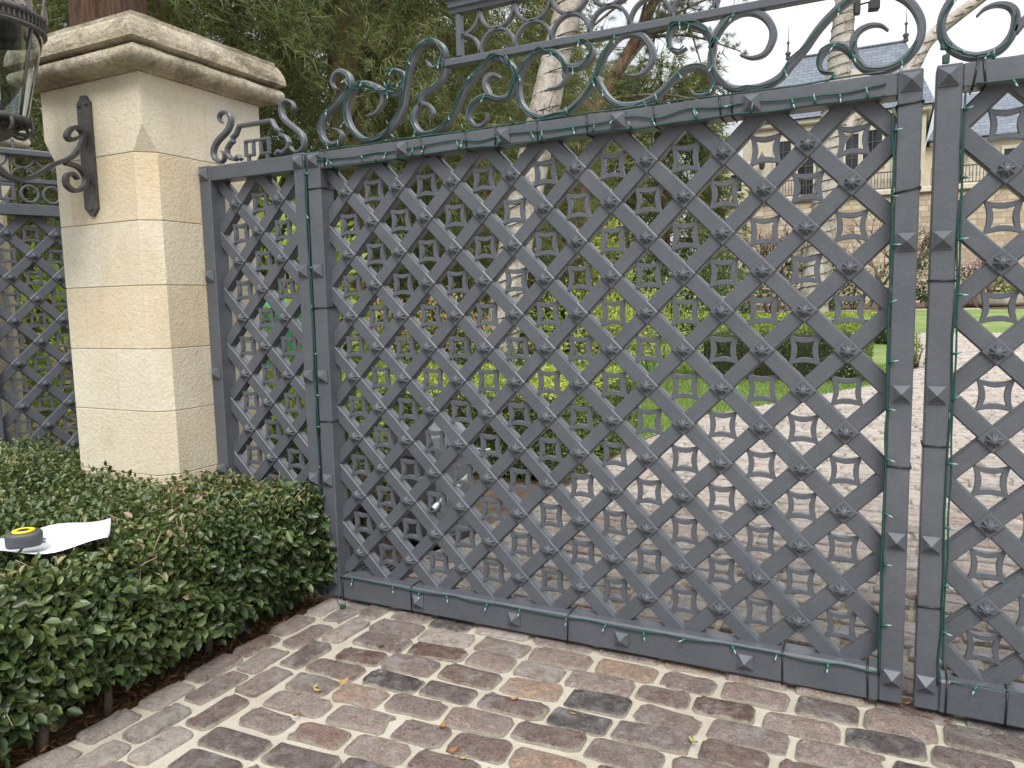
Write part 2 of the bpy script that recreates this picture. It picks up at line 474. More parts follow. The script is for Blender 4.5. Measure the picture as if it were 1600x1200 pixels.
br.inputs['Scale'].default_value = 1; br.inputs['Brick Width'].default_value = 0.5; br.inputs['Row Height'].default_value = 0.21; br.inputs['Mortar Size'].default_value = 0.018
t.links.new(mps.outputs['Vector'], br.inputs['Vector'])
t.links.new(mixc(t, 0.3, br.outputs['Color'], ramp(t, [(0.3, (0.07, 0.085, 0.11)), (0.7, (0.17, 0.195, 0.23))], noise(t, 3, 5, 0.6, 'Pos'))), p.inputs['Base Color'])
p.inputs['Roughness'].default_value = 0.55
bump(t, p, br.outputs['Color'], 0.5, 0.04)

# ------------------------------------------------------------------ terrain, driveway, lawn
def gz(y):
    return max(0.0, min(y, 60) - 14) * 0.0355

def drive_left(y):
    if y < 0.3: return -0.045
    ys = [0.3, 2.5, 4.84, 6.86, 8.2, 11.7, 14.7, 24.0]
    xs = [0.0, 0.18, 0.16, 0.41, 1.02, 2.58, 3.1, 3.35]
    return float(np.interp(y, ys, xs))

def sheet(name, rows, m, kind='structure', dz=0.0, label=None):
    """rows: list of (y, x0, x1)"""
    V = []; F = []
    for y, a, b in rows:
        V += [(a, y, gz(y) + dz), ((a + b) / 2, y, gz(y) + dz), (b, y, gz(y) + dz)]
    for i in range(len(rows) - 1):
        k = i * 3
        F += [(k, k + 1, k + 4, k + 3), (k + 1, k + 2, k + 5, k + 4)]
    o = obj(name, mesh_np(name, V, [np.array(F)], m))
    return tag(o, label, None, None, kind)

sheet("ground", [(y, -160, 160) for y in (-60, -10, 0, 14, 30, 60, 200)], SOIL, dz=-0.03)
ys = [-8, -4, -2, 0.0, 0.3, 1.4, 2.5, 3.6, 4.84, 5.8, 6.86, 7.5, 8.2, 9.5, 11.7, 13, 14.0, 14.7, 19, 23.3]
driveway = sheet("driveway", [(y, drive_left(y), 9.0) for y in ys if y < 0.2], MORTAR)
inner_drive = sheet("inner_driveway", [(y, drive_left(y), 7.2) for y in ys if y >= 0.0], JOINTDIRT)
ys2 = [5.0, 5.8, 6.86, 7.5, 8.2, 9.5, 11.7, 13, 14.0, 14.7, 19, 23.3]
lawn = sheet("lawn", [(y, -5.5, drive_left(y) - 0.02) for y in ys2] , TURF, dz=0.0)
sheet("far_lawn", [(y, -14, 26) for y in (23.3, 30, 36)], TURF, dz=0.004)
sheet("stone_path", [(y, -8, 6.2) for y in (36.02, 37.2)], SAND, dz=0.01)
sheet("sandy_yard", [(y, -14, -4.9) for y in (7.2, 9.5, 12.6)], SAND, dz=0.0)

# bricks
def brick_mesh(l, wd, rnd):
    n = 18
    a = np.arange(n) * TAU / n + 0.17
    e = RNG.uniform(5.0, 9.0)
    x = np.sign(np.cos(a)) * np.abs(np.cos(a)) ** (2 / e); y = np.sign(np.sin(a)) * np.abs(np.sin(a)) ** (2 / e)
    x *= l / 2 * (1 + RNG.normal(0, 0.022, n)); y *= wd / 2 * (1 + RNG.normal(0, 0.05, n))
    if RNG.uniform() < 0.35:                      # a chipped corner
        k = RNG.integers(0, n); x[k] *= 0.86; y[k] *= 0.82
    h = 0.013 + RNG.uniform(0, 0.008)
    tilt = RNG.normal(0, 0.016, 2)
    V = []
    for s, z in ((1.02, -0.02), (1.0, h * 0.4), (0.955, h * 0.85), (0.84, h)):
        for k in range(n):
            V.append((x[k] * s, y[k] * (s if s > .9 else .78), z + (x[k] * tilt[0] + y[k] * tilt[1]) * (z > 0) + (RNG.normal(0, 0.002) if z > 0.006 else 0)))
    V.append((0, 0, h + RNG.normal(0, 0.0025)))
    F = [(q * n + k, q * n + (k + 1) % n, q * n + n + (k + 1) % n, q * n + n + k) for q in range(3) for k in range(n)]
    T = [(3 * n + k, 3 * n + (k + 1) % n, 4 * n) for k in range(n)]
    return np.array(V), np.array(F), np.array(T)

EDGE = np.r_[np.ones(36), np.full(18, 0.62), np.zeros(18), 0.0]
slots = []   # x, y, angle, length, width
def lay_rows():
    y = -3.6
    while y < 23.2:
        pitch = RNG.uniform(0.137, 0.158)
        yc = y + pitch / 2
        x = drive_left(yc) + (0.405 if yc < 0.12 else 0.03) + RNG.uniform(-0.02, 0.07)
        xmax = 5.6 if yc < 0.4 else 6.9
        while x < xmax:
            l = RNG.uniform(0.195, 0.28)
            slots.append((x + l / 2, yc + RNG.normal(0, 0.005) - 0.05 * max(0, 1.4 - x) * (yc < 0.1), RNG.normal(0, 0.03) + 0.05 * (x < 1.4), l, pitch - RNG.uniform(0.013, 0.03)))
            x += l + RNG.uniform(0.014, 0.034)
        y += pitch
    for k in range(3):          # three border courses along the hedge
        yy = -3.4
        while yy < 0.05:
            l = RNG.uniform(0.19, 0.26)
            slots.append((0.005 + 0.137 * k + RNG.normal(0, 0.006), yy + l / 2, math.pi / 2 + RNG.normal(0, 0.03), l, RNG.uniform(0.105, 0.12)))
            yy += l + RNG.uniform(0.02, 0.04)
lay_rows()
slots = np.array(slots)
d = slots[:, :2] - CT[:2]
P3 = np.c_[slots[:, :2], np.array([gz(v) for v in slots[:, 1]])] - CT
dep = P3 @ CF
u = 800 + 1181 * (P3 @ CR) / np.maximum(dep, 0.01); v = 600 - 1181 * (P3 @ CU) / np.maximum(dep, 0.01)
inview = (dep > 0.3) & (u > -40) & (u < 1640) & (v < 1250) & (v > 0)
hid = (slots[:, 1] > 0.1) & (slots[:, 0] < 0.0)
inview &= ~hid
margin = (dep > 0.3) & (u > -500) & (u < 2100) & (v < 1700)
order = np.argsort(np.where(inview, dep, 1e6))
near = order[:300]
palette = [0.0, 0.05, 0.16, 0.22, 0.28, 0.33, 0.36, 0.42, 0.5, 0.58, 0.62, 0.66, 0.76, 0.9, 0.96, 0.3, 0.48, 0.34, 0.6, 0.64]
variants = []
for i in range(20):
    V, Q, T = brick_mesh(0.24, 0.113, 0)
    variants.append(mesh_np("brick", V, [Q, T], BRICK, {'rnd': np.full(len(V), palette[i]), 'paleness': np.full(len(V), RNG.uniform(0.0, 0.12)), 'edge': EDGE}, True))
pale_variants = []
for i in range(20):
    V, Q, T = brick_mesh(0.24, 0.113, 0)
    pale_variants.append(mesh_np("brick", V, [Q, T], BRICK, {'rnd': np.full(len(V), palette[i]), 'paleness': np.full(len(V), RNG.uniform(0.35, 0.7)), 'edge': EDGE}, True))
for i in near:
    x, y, a, l, wd = slots[i]
    border = a > 1
    me = random.choice(pale_variants if (y > 0.25 + random.gauss(0, .3) or (border and random.random() < .7)) else variants)
    obj("brick", me, driveway if y < 0 else inner_drive, (x, y, 0.0), (0, 0, a + random.choice((0, math.pi))), (l / 0.24, wd / 0.113, random.uniform(0.8, 1.25)))
rest = [i for i in range(len(slots)) if i not in set(near.tolist()) and margin[i]]
VV, QQ, TT, RR, DD = [], [], [], [], []
base_sets = [brick_mesh(0.24, 0.113, 0) for _ in range(24)]
n0 = 0
for i in rest:
    x, y, a, l, wd = slots[i]
    V, Q, T = base_sets[random.randrange(24)]
    c_, s_ = math.cos(a), math.sin(a)
    X = V[:, 0] * l / 0.24; Y = V[:, 1] * wd / 0.113
    VV.append(np.c_[x + X * c_ - Y * s_, y + X * s_ + Y * c_, V[:, 2] * 1.0 + gz(y)])
    QQ.append(Q + n0); TT.append(T + n0); n0 += len(V)
    RR.append(np.full(len(V), random.choice(palette))); DD.append(np.full(len(V), random.uniform(0.55, 0.95) if y > 0.2 else random.uniform(0, 0.25)))
o = obj("brick_paving", mesh_np("brick_paving", np.concatenate(VV), [np.concatenate(QQ), np.concatenate(TT)], BRICK, {'rnd': np.concatenate(RR), 'paleness': np.concatenate(DD), 'edge': np.tile(EDGE, len(RR))}, True), inner_drive)
tag(o, None, None, None, "stuff")

# grass blades on the lawn beyond the gate
n = 60000
gy = RNG.uniform(5.0, 15.0, n); gx = np.array([RNG.uniform(-3.2, drive_left(q) - 0.03) for q in gy])
P = np.c_[gx, gy, np.array([gz(q) for q in gy])]
ang = RNG.uniform(0, TAU, n); hh = RNG.uniform(0.03, 0.075, n)
S = np.c_[np.cos(ang), np.sin(ang), np.zeros(n)] * 0.006
tip = P + np.c_[RNG.normal(0, 0.02, n), RNG.normal(0, 0.02, n), hh]
V = np.stack([P - S, P + S, tip], 1).reshape(-1, 3)
tag(obj("grass", mesh_np("grass", V, [np.arange(n * 3).reshape(-1, 3)], BLADE, {'rnd': np.repeat(RNG.uniform(0, 1, n), 3)})), None, None, None, "stuff")

# ------------------------------------------------------------------ foliage builders
def leaf_geo(P, D, N, Ln, Wd, fold=0.25, oval=True):
    """returns V,F list for n leaves: base P, direction D, normal N"""
    D = unit(D); S = unit(np.cross(D, N)); N = np.cross(S, D)
    n = len(P); Ln = np.asarray(Ln)[:, None]; Wd = np.asarray(Wd)[:, None]
    if oval:
        dip = N * Wd * fold
        V = np.stack([P, P + D * Ln * .33 - S * Wd * .45 + dip, P + D * Ln * .7 - S * Wd * .4 + dip * .8, P + D * Ln - N * Ln * 0.08, P + D * Ln * .7 + S * Wd * .4 + dip * .8, P + D * Ln * .33 + S * Wd * .45 + dip], 1).reshape(-1, 3)
        k = np.arange(n)[:, None] * 6
        return V, [np.concatenate([k + np.array([0, 1, 2, 3]), k + np.array([0, 3, 4, 5])])], 6
    V = np.stack([P, P + D * Ln * .5 - S * Wd * .5, P + D * Ln, P + D * Ln * .5 + S * Wd * .5], 1).reshape(-1, 3)
    k = np.arange(n)[:, None] * 4
    return V, [k + np.array([0, 1, 2, 3])], 4

def leaves(name, P, D, N, Ln, Wd, m, rnd, parent=None, oval=False, kind=None, off=(0, 0, 0)):
    V, F, k = leaf_geo(P - np.array(off), D, N, Ln, Wd, oval=oval)
    o = obj(name, mesh_np(name, V, F, m, {'rnd': np.repeat(np.clip(rnd, 0, 1), k)}), parent, off)
    if kind: o["kind"] = kind
    return o

def rdir(n):
    return unit(RNG.normal(0, 1, (n, 3)))

def clumps(center, radii, nc, per, cs, seed=0, shell=0.55, flat=0.0):
    """points gathered in clumps spread through an ellipsoid; returns P, outward, clump tone"""
    r = np.random.default_rng(seed)
    dirs = unit(r.normal(0, 1, (nc, 3)))
    rad = r.uniform(shell, 1, nc) ** 0.6
    lump = 1 + 0.22 * np.sin(dirs[:, 0] * 4 + seed) * np.cos(dirs[:, 2] * 5 + seed * 1.7)
    C = dirs * (rad * lump)[:, None] * np.array(radii)
    tone = r.normal(0, 0.16, nc)
    sz = cs * r.uniform(0.6, 1.35, nc)
    P = (C[:, None, :] + r.normal(0, 1, (nc, per, 3)) * sz[:, None, None] * 0.5 * np.array([1, 1, 1 - flat])).reshape(-1, 3)
    return P + np.array(center), unit(P / np.array(radii) ** 2), np.repeat(tone, per), (C + np.array(center))

def shrub(name, label, cat, x, y, z, rad, h, m, nleaf, size, seed, bias=0.45, group=None, top=0.3, flowers=0):
    t_ = thing(name, label, cat, (x, y, z), group=group)
    nc = max(12, nleaf // 30)
    P, O, tn, C = clumps((0, 0, h * 0.55), (rad, rad, h * 0.5), nc, 30, rad * 0.34, seed)
    P[:, 2] = np.maximum(P[:, 2], 0.02)
    n = len(P)
    D = unit(O + RNG.normal(0, 0.6, (n, 3)) + np.array([0, 0, 0.3]))
    N = unit(O + RNG.normal(0, 0.5, (n, 3)) + np.array([0, 0, 0.6]))
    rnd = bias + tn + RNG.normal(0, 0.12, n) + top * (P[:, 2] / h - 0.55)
    s = size * RNG.uniform(0.6, 1.3, n)
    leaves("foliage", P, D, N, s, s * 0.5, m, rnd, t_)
    mb = MB()
    for k in range(6):
        a = TAU * k / 6 + seed
        mb.tube([(0.04 * math.cos(a), 0.04 * math.sin(a), -0.03), (rad * .35 * math.cos(a), rad * .35 * math.sin(a), h * .45), (rad * .6 * math.cos(a + .4), rad * .6 * math.sin(a + .4), h * .8)], [0.022, 0.014, 0.005], 6)
    mb.build("stems", TWIG, t_)
    if flowers:
        idx = RNG.choice(n, flowers, replace=False)
        Pf = P[idx] + O[idx] * 0.03
        fl = MB()
        for q in Pf:
            for j in range(5):
                a = TAU * j / 5
                fl.add([tuple(q), (q[0] + 0.045 * math.cos(a - .5), q[1] + 0.045 * math.sin(a - .5), q[2] + .01), (q[0] + 0.06 * math.cos(a), q[1] - 0.02 + 0.05 * math.sin(a), q[2] + .02), (q[0] + 0.045 * math.cos(a + .5), q[1] + 0.045 * math.sin(a + .5), q[2] + .01)], [(0, 1, 2, 3)])
        f_ = fl.build("flowers", WHITEFLOWER, t_); f_["kind"] = "stuff"
    return t_

def boxhedge(name, label, x0, x1, y0, y1, h, m, dens, size, seed, bias=0.45, top=0.35, rnd_c=0.12, z0=0.0):
    """clipped hedge: leaf shell over a twig box coloured as dark as its inner shade"""
    t_ = thing(name, label, "hedge", ((x0 + x1) / 2, (y0 + y1) / 2, z0))
    cx, cy = (x0 + x1) / 2, (y0 + y1) / 2
    r = np.random.default_rng(seed)
    Ps, Ns = [], []
    def face(n, f):
        a, b = r.uniform(0, 1, n), r.uniform(0, 1, n); q, nn = f(a, b); Ps.append(q); Ns.append(np.tile(nn, (n, 1)))
    lx, ly = x1 - x0, y1 - y0
    o1 = lambda v: np.full_like(v, 1.0)
    face(int(dens * lx * ly), lambda a, b: (np.c_[x0 + a * lx, y0 + b * ly, o1(a) * h], (0, 0, 1.)))
    face(int(dens * lx * h), lambda a, b: (np.c_[x0 + a * lx, o1(a) * y0, b * h], (0, -1., 0)))
    face(int(dens * ly * h), lambda a, b: (np.c_[o1(a) * x1, y0 + a * ly, b * h], (1., 0, 0)))
    face(int(dens * .5 * ly * h), lambda a, b: (np.c_[o1(a) * x0, y0 + a * ly, b * h], (-1., 0, 0)))
    P = np.concatenate(Ps); N0 = np.concatenate(Ns)
    n = len(P)
    # rounded shoulders
    e = np.stack([np.minimum(P[:, 0] - x0, x1 - P[:, 0]), np.minimum(P[:, 1] - y0, y1 - P[:, 1]), h - P[:, 2]], 1)
    es = np.sort(np.clip(e, 0, rnd_c), 1)
    inw = (rnd_c - es[:, 1]) * 0.45
    cen = np.array([cx, cy, h * 0.4])
    P = P + unit(cen - P) * inw[:, None]
    P = P + N0 * (r.normal(0, size * 0.45, n) + 0.012 * np.sin(P[:, 0] * 7 + P[:, 2] * 9) + 0.012 * np.sin(P[:, 1] * 8.3))[:, None]
    P[:, 2] = np.maximum(P[:, 2], 0.015)
    D = unit(N0 + r.normal(0, 0.75, (n, 3))); N = unit(N0 + r.normal(0, 0.6, (n, 3)))
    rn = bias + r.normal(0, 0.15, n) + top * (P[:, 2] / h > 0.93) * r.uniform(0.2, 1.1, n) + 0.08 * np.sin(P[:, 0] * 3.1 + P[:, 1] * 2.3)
    s = size * r.uniform(0.65, 1.3, n)
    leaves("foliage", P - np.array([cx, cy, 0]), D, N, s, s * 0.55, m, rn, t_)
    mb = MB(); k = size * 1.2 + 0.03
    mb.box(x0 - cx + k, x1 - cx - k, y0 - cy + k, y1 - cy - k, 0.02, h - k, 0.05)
    mb.build("twigs", SHADE_CORE, t_)  # solid box for the twig mass, inside shade put into its colour
    return t_
SHADE_CORE, t, p = mat("shade_toned_twigs")
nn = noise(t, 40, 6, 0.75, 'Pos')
t.links.new(ramp(t, [(0.35, (0.012, 0.014, 0.008)), (0.65, (0.06, 0.06, 0.03))], nn), p.inputs['Base Color'])  # near-black twig tone: shade between the leaves is painted in
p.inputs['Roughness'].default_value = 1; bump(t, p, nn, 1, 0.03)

def trunk_mesh(path, radii, n=14, lump=0.06, seed=0):
    r = np.random.default_rng(seed)
    pts = smooth_path(path, 8); R = np.interp(np.linspace(0, 1, len(pts)), np.linspace(0, 1, len(radii)), radii)
    mb = MB(); mb.tube(pts, R, n)
    ph = r.uniform(0, TAU, 4)
    out = []
    for i, vtx in enumerate(mb.v):
        a = TAU * (i % n) / n; ring = i // n
        c = Vector(pts[min(ring, len(pts) - 1)]); q = Vector(vtx) - c
        out.append(tuple(c + q * (1 + lump * (math.sin(2 * a + ph[0] + ring * .21) + .6 * math.sin(3 * a + ph[1] - ring * .33) + .4 * math.sin(5 * a + ph[2])))))
    mb.v = out
    return mb

# ------------------------------------------------------------------ the gate
LB, PT = 0.125, 0.15          # lattice base height, pitch
NC, NR = 17, 14
XC = 2.631                    # meeting line of the two leaves
CREST = {
'A':[(0.094,2.384),(0.129,2.37),(0.147,2.341),(0.126,2.315),(0.08,2.31),(0.047,2.321),(0.026,2.349),(0.019,2.391),(0.034,2.429),(0.069,2.46),(0.113,2.487),(0.15,2.509),(0.183,2.534),(0.204,2.566),(0.209,2.59),(0.197,2.616),(0.17,2.637),(0.138,2.642),(0.112,2.628),(0.1,2.6),(0.109,2.577),(0.131,2.563)],
'B':[(0.297,2.417),(0.346,2.422),(0.385,2.459),(0.393,2.496),(0.37,2.533),(0.328,2.555),(0.279,2.565),(0.228,2.548),(0.191,2.504),(0.179,2.456),(0.191,2.395),(0.224,2.347),(0.278,2.311),(0.34,2.304),(0.402,2.326),(0.459,2.368),(0.5,2.42),(0.514,2.475),(0.528,2.534),(0.548,2.597),(0.576,2.648),(0.612,2.684),(0.652,2.693),(0.691,2.685),(0.724,2.657),(0.731,2.624),(0.716,2.594),(0.687,2.58),(0.659,2.587),(0.643,2.61),(0.647,2.621)],
'C':[(0.382,2.526),(0.423,2.504),(0.47,2.49),(0.503,2.5),(0.516,2.526),(0.518,2.564),(0.501,2.587),(0.469,2.599),(0.445,2.591),(0.441,2.573)],
'D':[(0.738,2.6),(0.735,2.555),(0.719,2.525),(0.684,2.502),(0.644,2.48),(0.612,2.466),(0.598,2.425)],
'E':[(0.645,2.359),(0.666,2.38),(0.655,2.407),(0.625,2.429),(0.59,2.422),(0.563,2.388),(0.561,2.346),(0.591,2.307),(0.631,2.295),(0.682,2.303),(0.734,2.329),(0.774,2.371),(0.83,2.462),(0.874,2.501),(0.923,2.544),(0.965,2.573),(1.006,2.567),(1.045,2.546),(1.073,2.512),(1.084,2.476),(1.074,2.438),(1.048,2.407),(1.001,2.398),(0.943,2.418),(0.889,2.408),(0.855,2.377),(0.848,2.337),(0.868,2.309),(0.904,2.299),(0.934,2.316),(0.944,2.35)],
'G':[(0.952,2.422),(0.934,2.468),(0.945,2.496),(0.981,2.503),(1.015,2.483)],
'F':[(1.232,2.408),(1.281,2.413),(1.314,2.442),(1.312,2.485),(1.289,2.527),(1.241,2.563),(1.192,2.566),(1.147,2.544),(1.112,2.506),(1.094,2.459),(1.093,2.41),(1.109,2.359),(1.148,2.319),(1.203,2.297),(1.263,2.297),(1.323,2.312),(1.371,2.344),(1.413,2.385),(1.439,2.424),(1.47,2.497),(1.501,2.534),(1.539,2.566),(1.584,2.572),(1.636,2.553),(1.672,2.499),(1.672,2.452),(1.642,2.415),(1.605,2.407),(1.576,2.414)],
'F2':[(1.312,2.488),(1.352,2.479),(1.394,2.487),(1.425,2.515),(1.42,2.548),(1.389,2.572),(1.363,2.565)],
'H':[(1.446,2.423),(1.462,2.385),(1.492,2.339),(1.537,2.304),(1.59,2.296),(1.649,2.3),(1.708,2.33),(1.758,2.371),(1.8,2.398),(1.848,2.404),(1.89,2.385),(1.91,2.349),(1.907,2.312),(1.876,2.296),(1.842,2.302),(1.824,2.324)],
'I':[(1.81,2.48),(1.779,2.468),(1.75,2.486),(1.74,2.528),(1.757,2.566),(1.799,2.572),(1.848,2.557),(1.889,2.52),(1.909,2.474),(1.903,2.429),(1.91,2.382),(1.937,2.338),(1.984,2.305),(2.037,2.296),(2.092,2.298),(2.149,2.32),(2.192,2.365),(2.234,2.408),(2.275,2.463),(2.316,2.505),(2.362,2.54),(2.408,2.561),(2.47,2.564),(2.531,2.534),(2.573,2.494),(2.6,2.437),(2.599,2.384),(2.575,2.341),(2.538,2.311),(2.494,2.297),(2.443,2.305),(2.413,2.33),(2.395,2.37),(2.394,2.413),(2.411,2.44),(2.444,2.452),(2.478,2.446),(2.501,2.426)],
'J':[(2.395,2.358),(2.365,2.392),(2.33,2.402),(2.295,2.386),(2.283,2.35),(2.296,2.321),(2.332,2.309)],
'K':[(1.903,2.462),(1.923,2.511),(1.956,2.551),(2.001,2.572),(2.053,2.568),(2.098,2.538),(2.124,2.489),(2.118,2.446),(2.093,2.412),(2.049,2.406),(2.009,2.422)]}
ONE_END = {'C': 'end', 'D': 'none', 'G': 'end', 'F2': 'end', 'J': 'end', 'K': 'end', 'H': 'end'}

def scroll(P, wmax=0.029, ends='both', y0=-0.014, y1=0.015, axis='y'):
    path = smooth_path(P, 5)
    s = np.linspace(0, 1, len(path)); seg = np.r_[0, np.cumsum(np.linalg.norm(np.diff(path, axis=0), axis=1))]
    Lt = seg[-1]
    w_ = np.full(len(path), wmax)
    tl = min(0.16, Lt * 0.45)
    if ends in ('both', 'end'): w_ = np.minimum(w_, wmax * (0.22 + 0.78 * np.clip((Lt - seg) / tl, 0, 1)))
    if ends in ('both',): w_ = np.minimum(w_, wmax * (0.22 + 0.78 * np.clip(seg / tl, 0, 1)))
    mb = MB(); mb.ribbon(path, w_, y0, y1, axis=axis)
    return mb, path

def bar_mesh(length):
    prof = [(-.0318, .044), (-.0318, .013), (-.0284, .012), (-.0279, .0018), (-.0262, 0), (.0262, 0), (.0279, .0018), (.0284, .012), (.0318, .013), (.0318, .044)]
    n = len(prof)
    mb = MB()
    V = [(x, y, wz) for x in (0, length) for wz, y in prof]
    F = [(i, (i + 1) % n, (i + 1) % n + n, i + n) for i in range(n)] + [tuple(range(n)), tuple(range(2 * n - 1, n - 1, -1))]
    mb.add(V, F)
    return mb

def rosette_mesh():
    mb = MB()
    r = 0.0475
    poly = [(r, 0), (0, r), (-r, 0), (0, -r)]
    k = 0.9
    V = [(x, 0.010, z) for x, z in poly] + [(x, -0.005, z) for x, z in poly] + [(x * k, -0.0075, z * k) for x, z in poly]
    F = [(0 + i, (i + 1) % 4, (i + 1) % 4 + 4, i + 4) for i in range(4)] + [(4 + i, (i + 1) % 4 + 4, (i + 1) % 4 + 8, i + 8) for i in range(4)] + [(8, 9, 10, 11)]
    mb.add(V, F)
    return mb
def boss_mesh():
    mb = MB()
    V = []; n = 16
    for rr, y, alt in ((0.0295, -0.004, 0.72), (0.022, -0.015, 0.86), (0.009, -0.0245, 1)):
        for i in range(n):
            a = TAU * i / n + TAU / 32
            q = rr if i % 2 == 0 else rr * alt
            yy = y if i % 2 == 0 else y + 0.005 * (1 if rr > 0.01 else 0)
            V.append((q * math.cos(a), yy, q * math.sin(a)))
    V.append((0, -0.027, 0))
    F = [(j * n + i, j * n + (i + 1) % n, j * n + n + (i + 1) % n, j * n + n + i) for j in range(2) for i in range(n)]
    F += [(2 * n + i, 2 * n + (i + 1) % n, 3 * n) for i in range(n)]
    mb.add(V, F)
    return mb

def star_mesh():
    def outline(c, bow, tipw):
        pts = []
        for k in range(4):
            a = math.pi / 4 + k * math.pi / 2
            b = a + math.pi / 2
            p0 = np.array([math.cos(a), math.sin(a)]) * c; p1 = np.array([math.cos(b), math.sin(b)]) * c
            mid = (p0 + p1) / 2; inn = mid / np.linalg.norm(mid)
            for i in range(7):
                tt = i / 6 * (1 - 2 * tipw) + tipw
                q = p0 + (p1 - p0) * tt - inn * bow * (1 - (2 * tt - 1) ** 2)
                pts.append(q)
        return np.array(pts)
    A = outline(0.0830, 0.0120, 0.03); B = outline(0.0485, 0.0072, 0.0)
    n = len(A)
    mb = MB(); V = []
    for y, ins in ((0.036, 0), (0.0185, 0), (0.017, 0.08)):
        AA = A + (B - A) * ins; BB = B + (A - B) * ins
        V += [(x, y, z) for x, z in AA] + [(x, y, z) for x, z in BB]
    F = []
    for i in range(n):
        j = (i + 1) % n
        F += [(i, j, n + j, n + i)]
        for l in range(2):
            o_ = l * 2 * n
            F += [(o_ + i, o_ + 2 * n + i, o_ + 2 * n + j, o_ + j), (o_ + n + i, o_ + n + j, o_ + 3 * n + j, o_ + 3 * n + i)]
        F += [(4 * n + i, 5 * n + i, 5 * n + j, 4 * n + j)]
    mb.add(V, F)
    return mb

def stud_mesh():
    mb = MB(); r = 0.031
    mb.box(-r, r, -0.006, 0.0, -r, r)
    k = 0.94 * r
    mb.add([(-k, -0.006, -k), (k, -0.006, -k), (k, -0.006, k), (-k, -0.006, k), (0, -0.034, 0)], [(0, 1, 4), (1, 2, 4), (2, 3, 4), (3, 0, 4)])
    return mb
ME_PLATE = rosette_mesh().mesh("node_plate", IRON)
ME_BOSS = boss_mesh().mesh("rosette", IRON)
ME_STAR = star_mesh().mesh("star_ornament", IRON)
ME_STUD = stud_mesh().mesh("pyramid_stud", IRON)
bar_cache = {}
def bar_me(Ln):
    k = round(Ln, 3)
    if k not in bar_cache: bar_cache[k] = bar_mesh(Ln).mesh("lattice_bar", IRON)
    return bar_cache[k]

def lattice(root, X, ncol, par, x_lim=1e9, z0=LB, dz=0.0):
    """bars, plates, bosses and stars; X maps column number to local x; nodes where (c+r)%2==par; r counted from the top"""
    W, H = ncol, NR
    for s in (1, -1):
        for k in range(-40, 60):
            # lines c + s*r = k within the grid
            pts = []
            for c in range(0, W + 1):
                r = (k - c) * s
                if 0 <= r <= H: pts.append((c, r))
            if len(pts) < 2 or (pts[0][0] + pts[0][1]) % 2 != par: continue
            (c0, r0), (c1, r1) = pts[0], pts[-1]
            a = Vector((X(c0), 0, z0 + PT * (H - r0))); b = Vector((X(c1), 0, z0 + PT * (H - r1)))
            Ln = (b - a).length
            ang = math.atan2(b.z - a.z, b.x - a.x)
            obj("lattice_bar", bar_me(Ln), root, (a.x, 0.0028 if (b.z - a.z) * (b.x - a.x) > 0 else 0.0, a.z), (0, -ang, 0))
    for c in range(0, W + 1):
        for r in range(0, H + 1):
            x, z = X(c), z0 + PT * (H - r)
            if abs(x) > x_lim or c in (0, W) or r in (0, H): continue
            if (c + r) % 2 == par:
                pl_ = obj("node_plate", ME_PLATE, root, (x, 0, z))
                obj("rosette", ME_BOSS, pl_, (0, -0.003, 0), (0, random.uniform(-0.05, 0.05), 0))
            else:
                obj("star_ornament", ME_STAR, root, (x, 0, z))

def box_part(name, root, x0, x1, y0, y1, z0, z1, m=IRON, b=0.004):
    mb = MB(); mb.box(min(x0, x1), max(x0, x1), y0, y1, z0, z1, b)
    return mb.build(name, m, root, ((x0 + x1) / 2, (y0 + y1) / 2, z0))

def ring_arcs(root, x0, x1, zb, zt, y0, y1, n, m=IRON):
    """two facing rows of half rings between two rails, touching at mid height"""
    step = (x1 - x0) / n; r = (zt - zb) / 2
    for i in range(n + 1):
        for zc, a0, a1 in ((zb, 0, math.pi), (zt, math.pi, TAU)):
            if i == 0: a0, a1 = (0, math.pi / 2) if zc == zb else (1.5 * math.pi, TAU)
            if i == n: a0, a1 = (math.pi / 2, math.pi) if zc == zb else (math.pi, 1.5 * math.pi)
            th = np.linspace(a0, a1, 15)
            rr = min(r, step / 2) - 0.001
            path = np.c_[x0 + i * step + rr * np.cos(th), zc + (r - .001) * np.sin(th)]
            mb = MB(); mb.ribbon(path, 0.014, y0, y1, 0.003)
            mb.build("ring_arc", m, root)

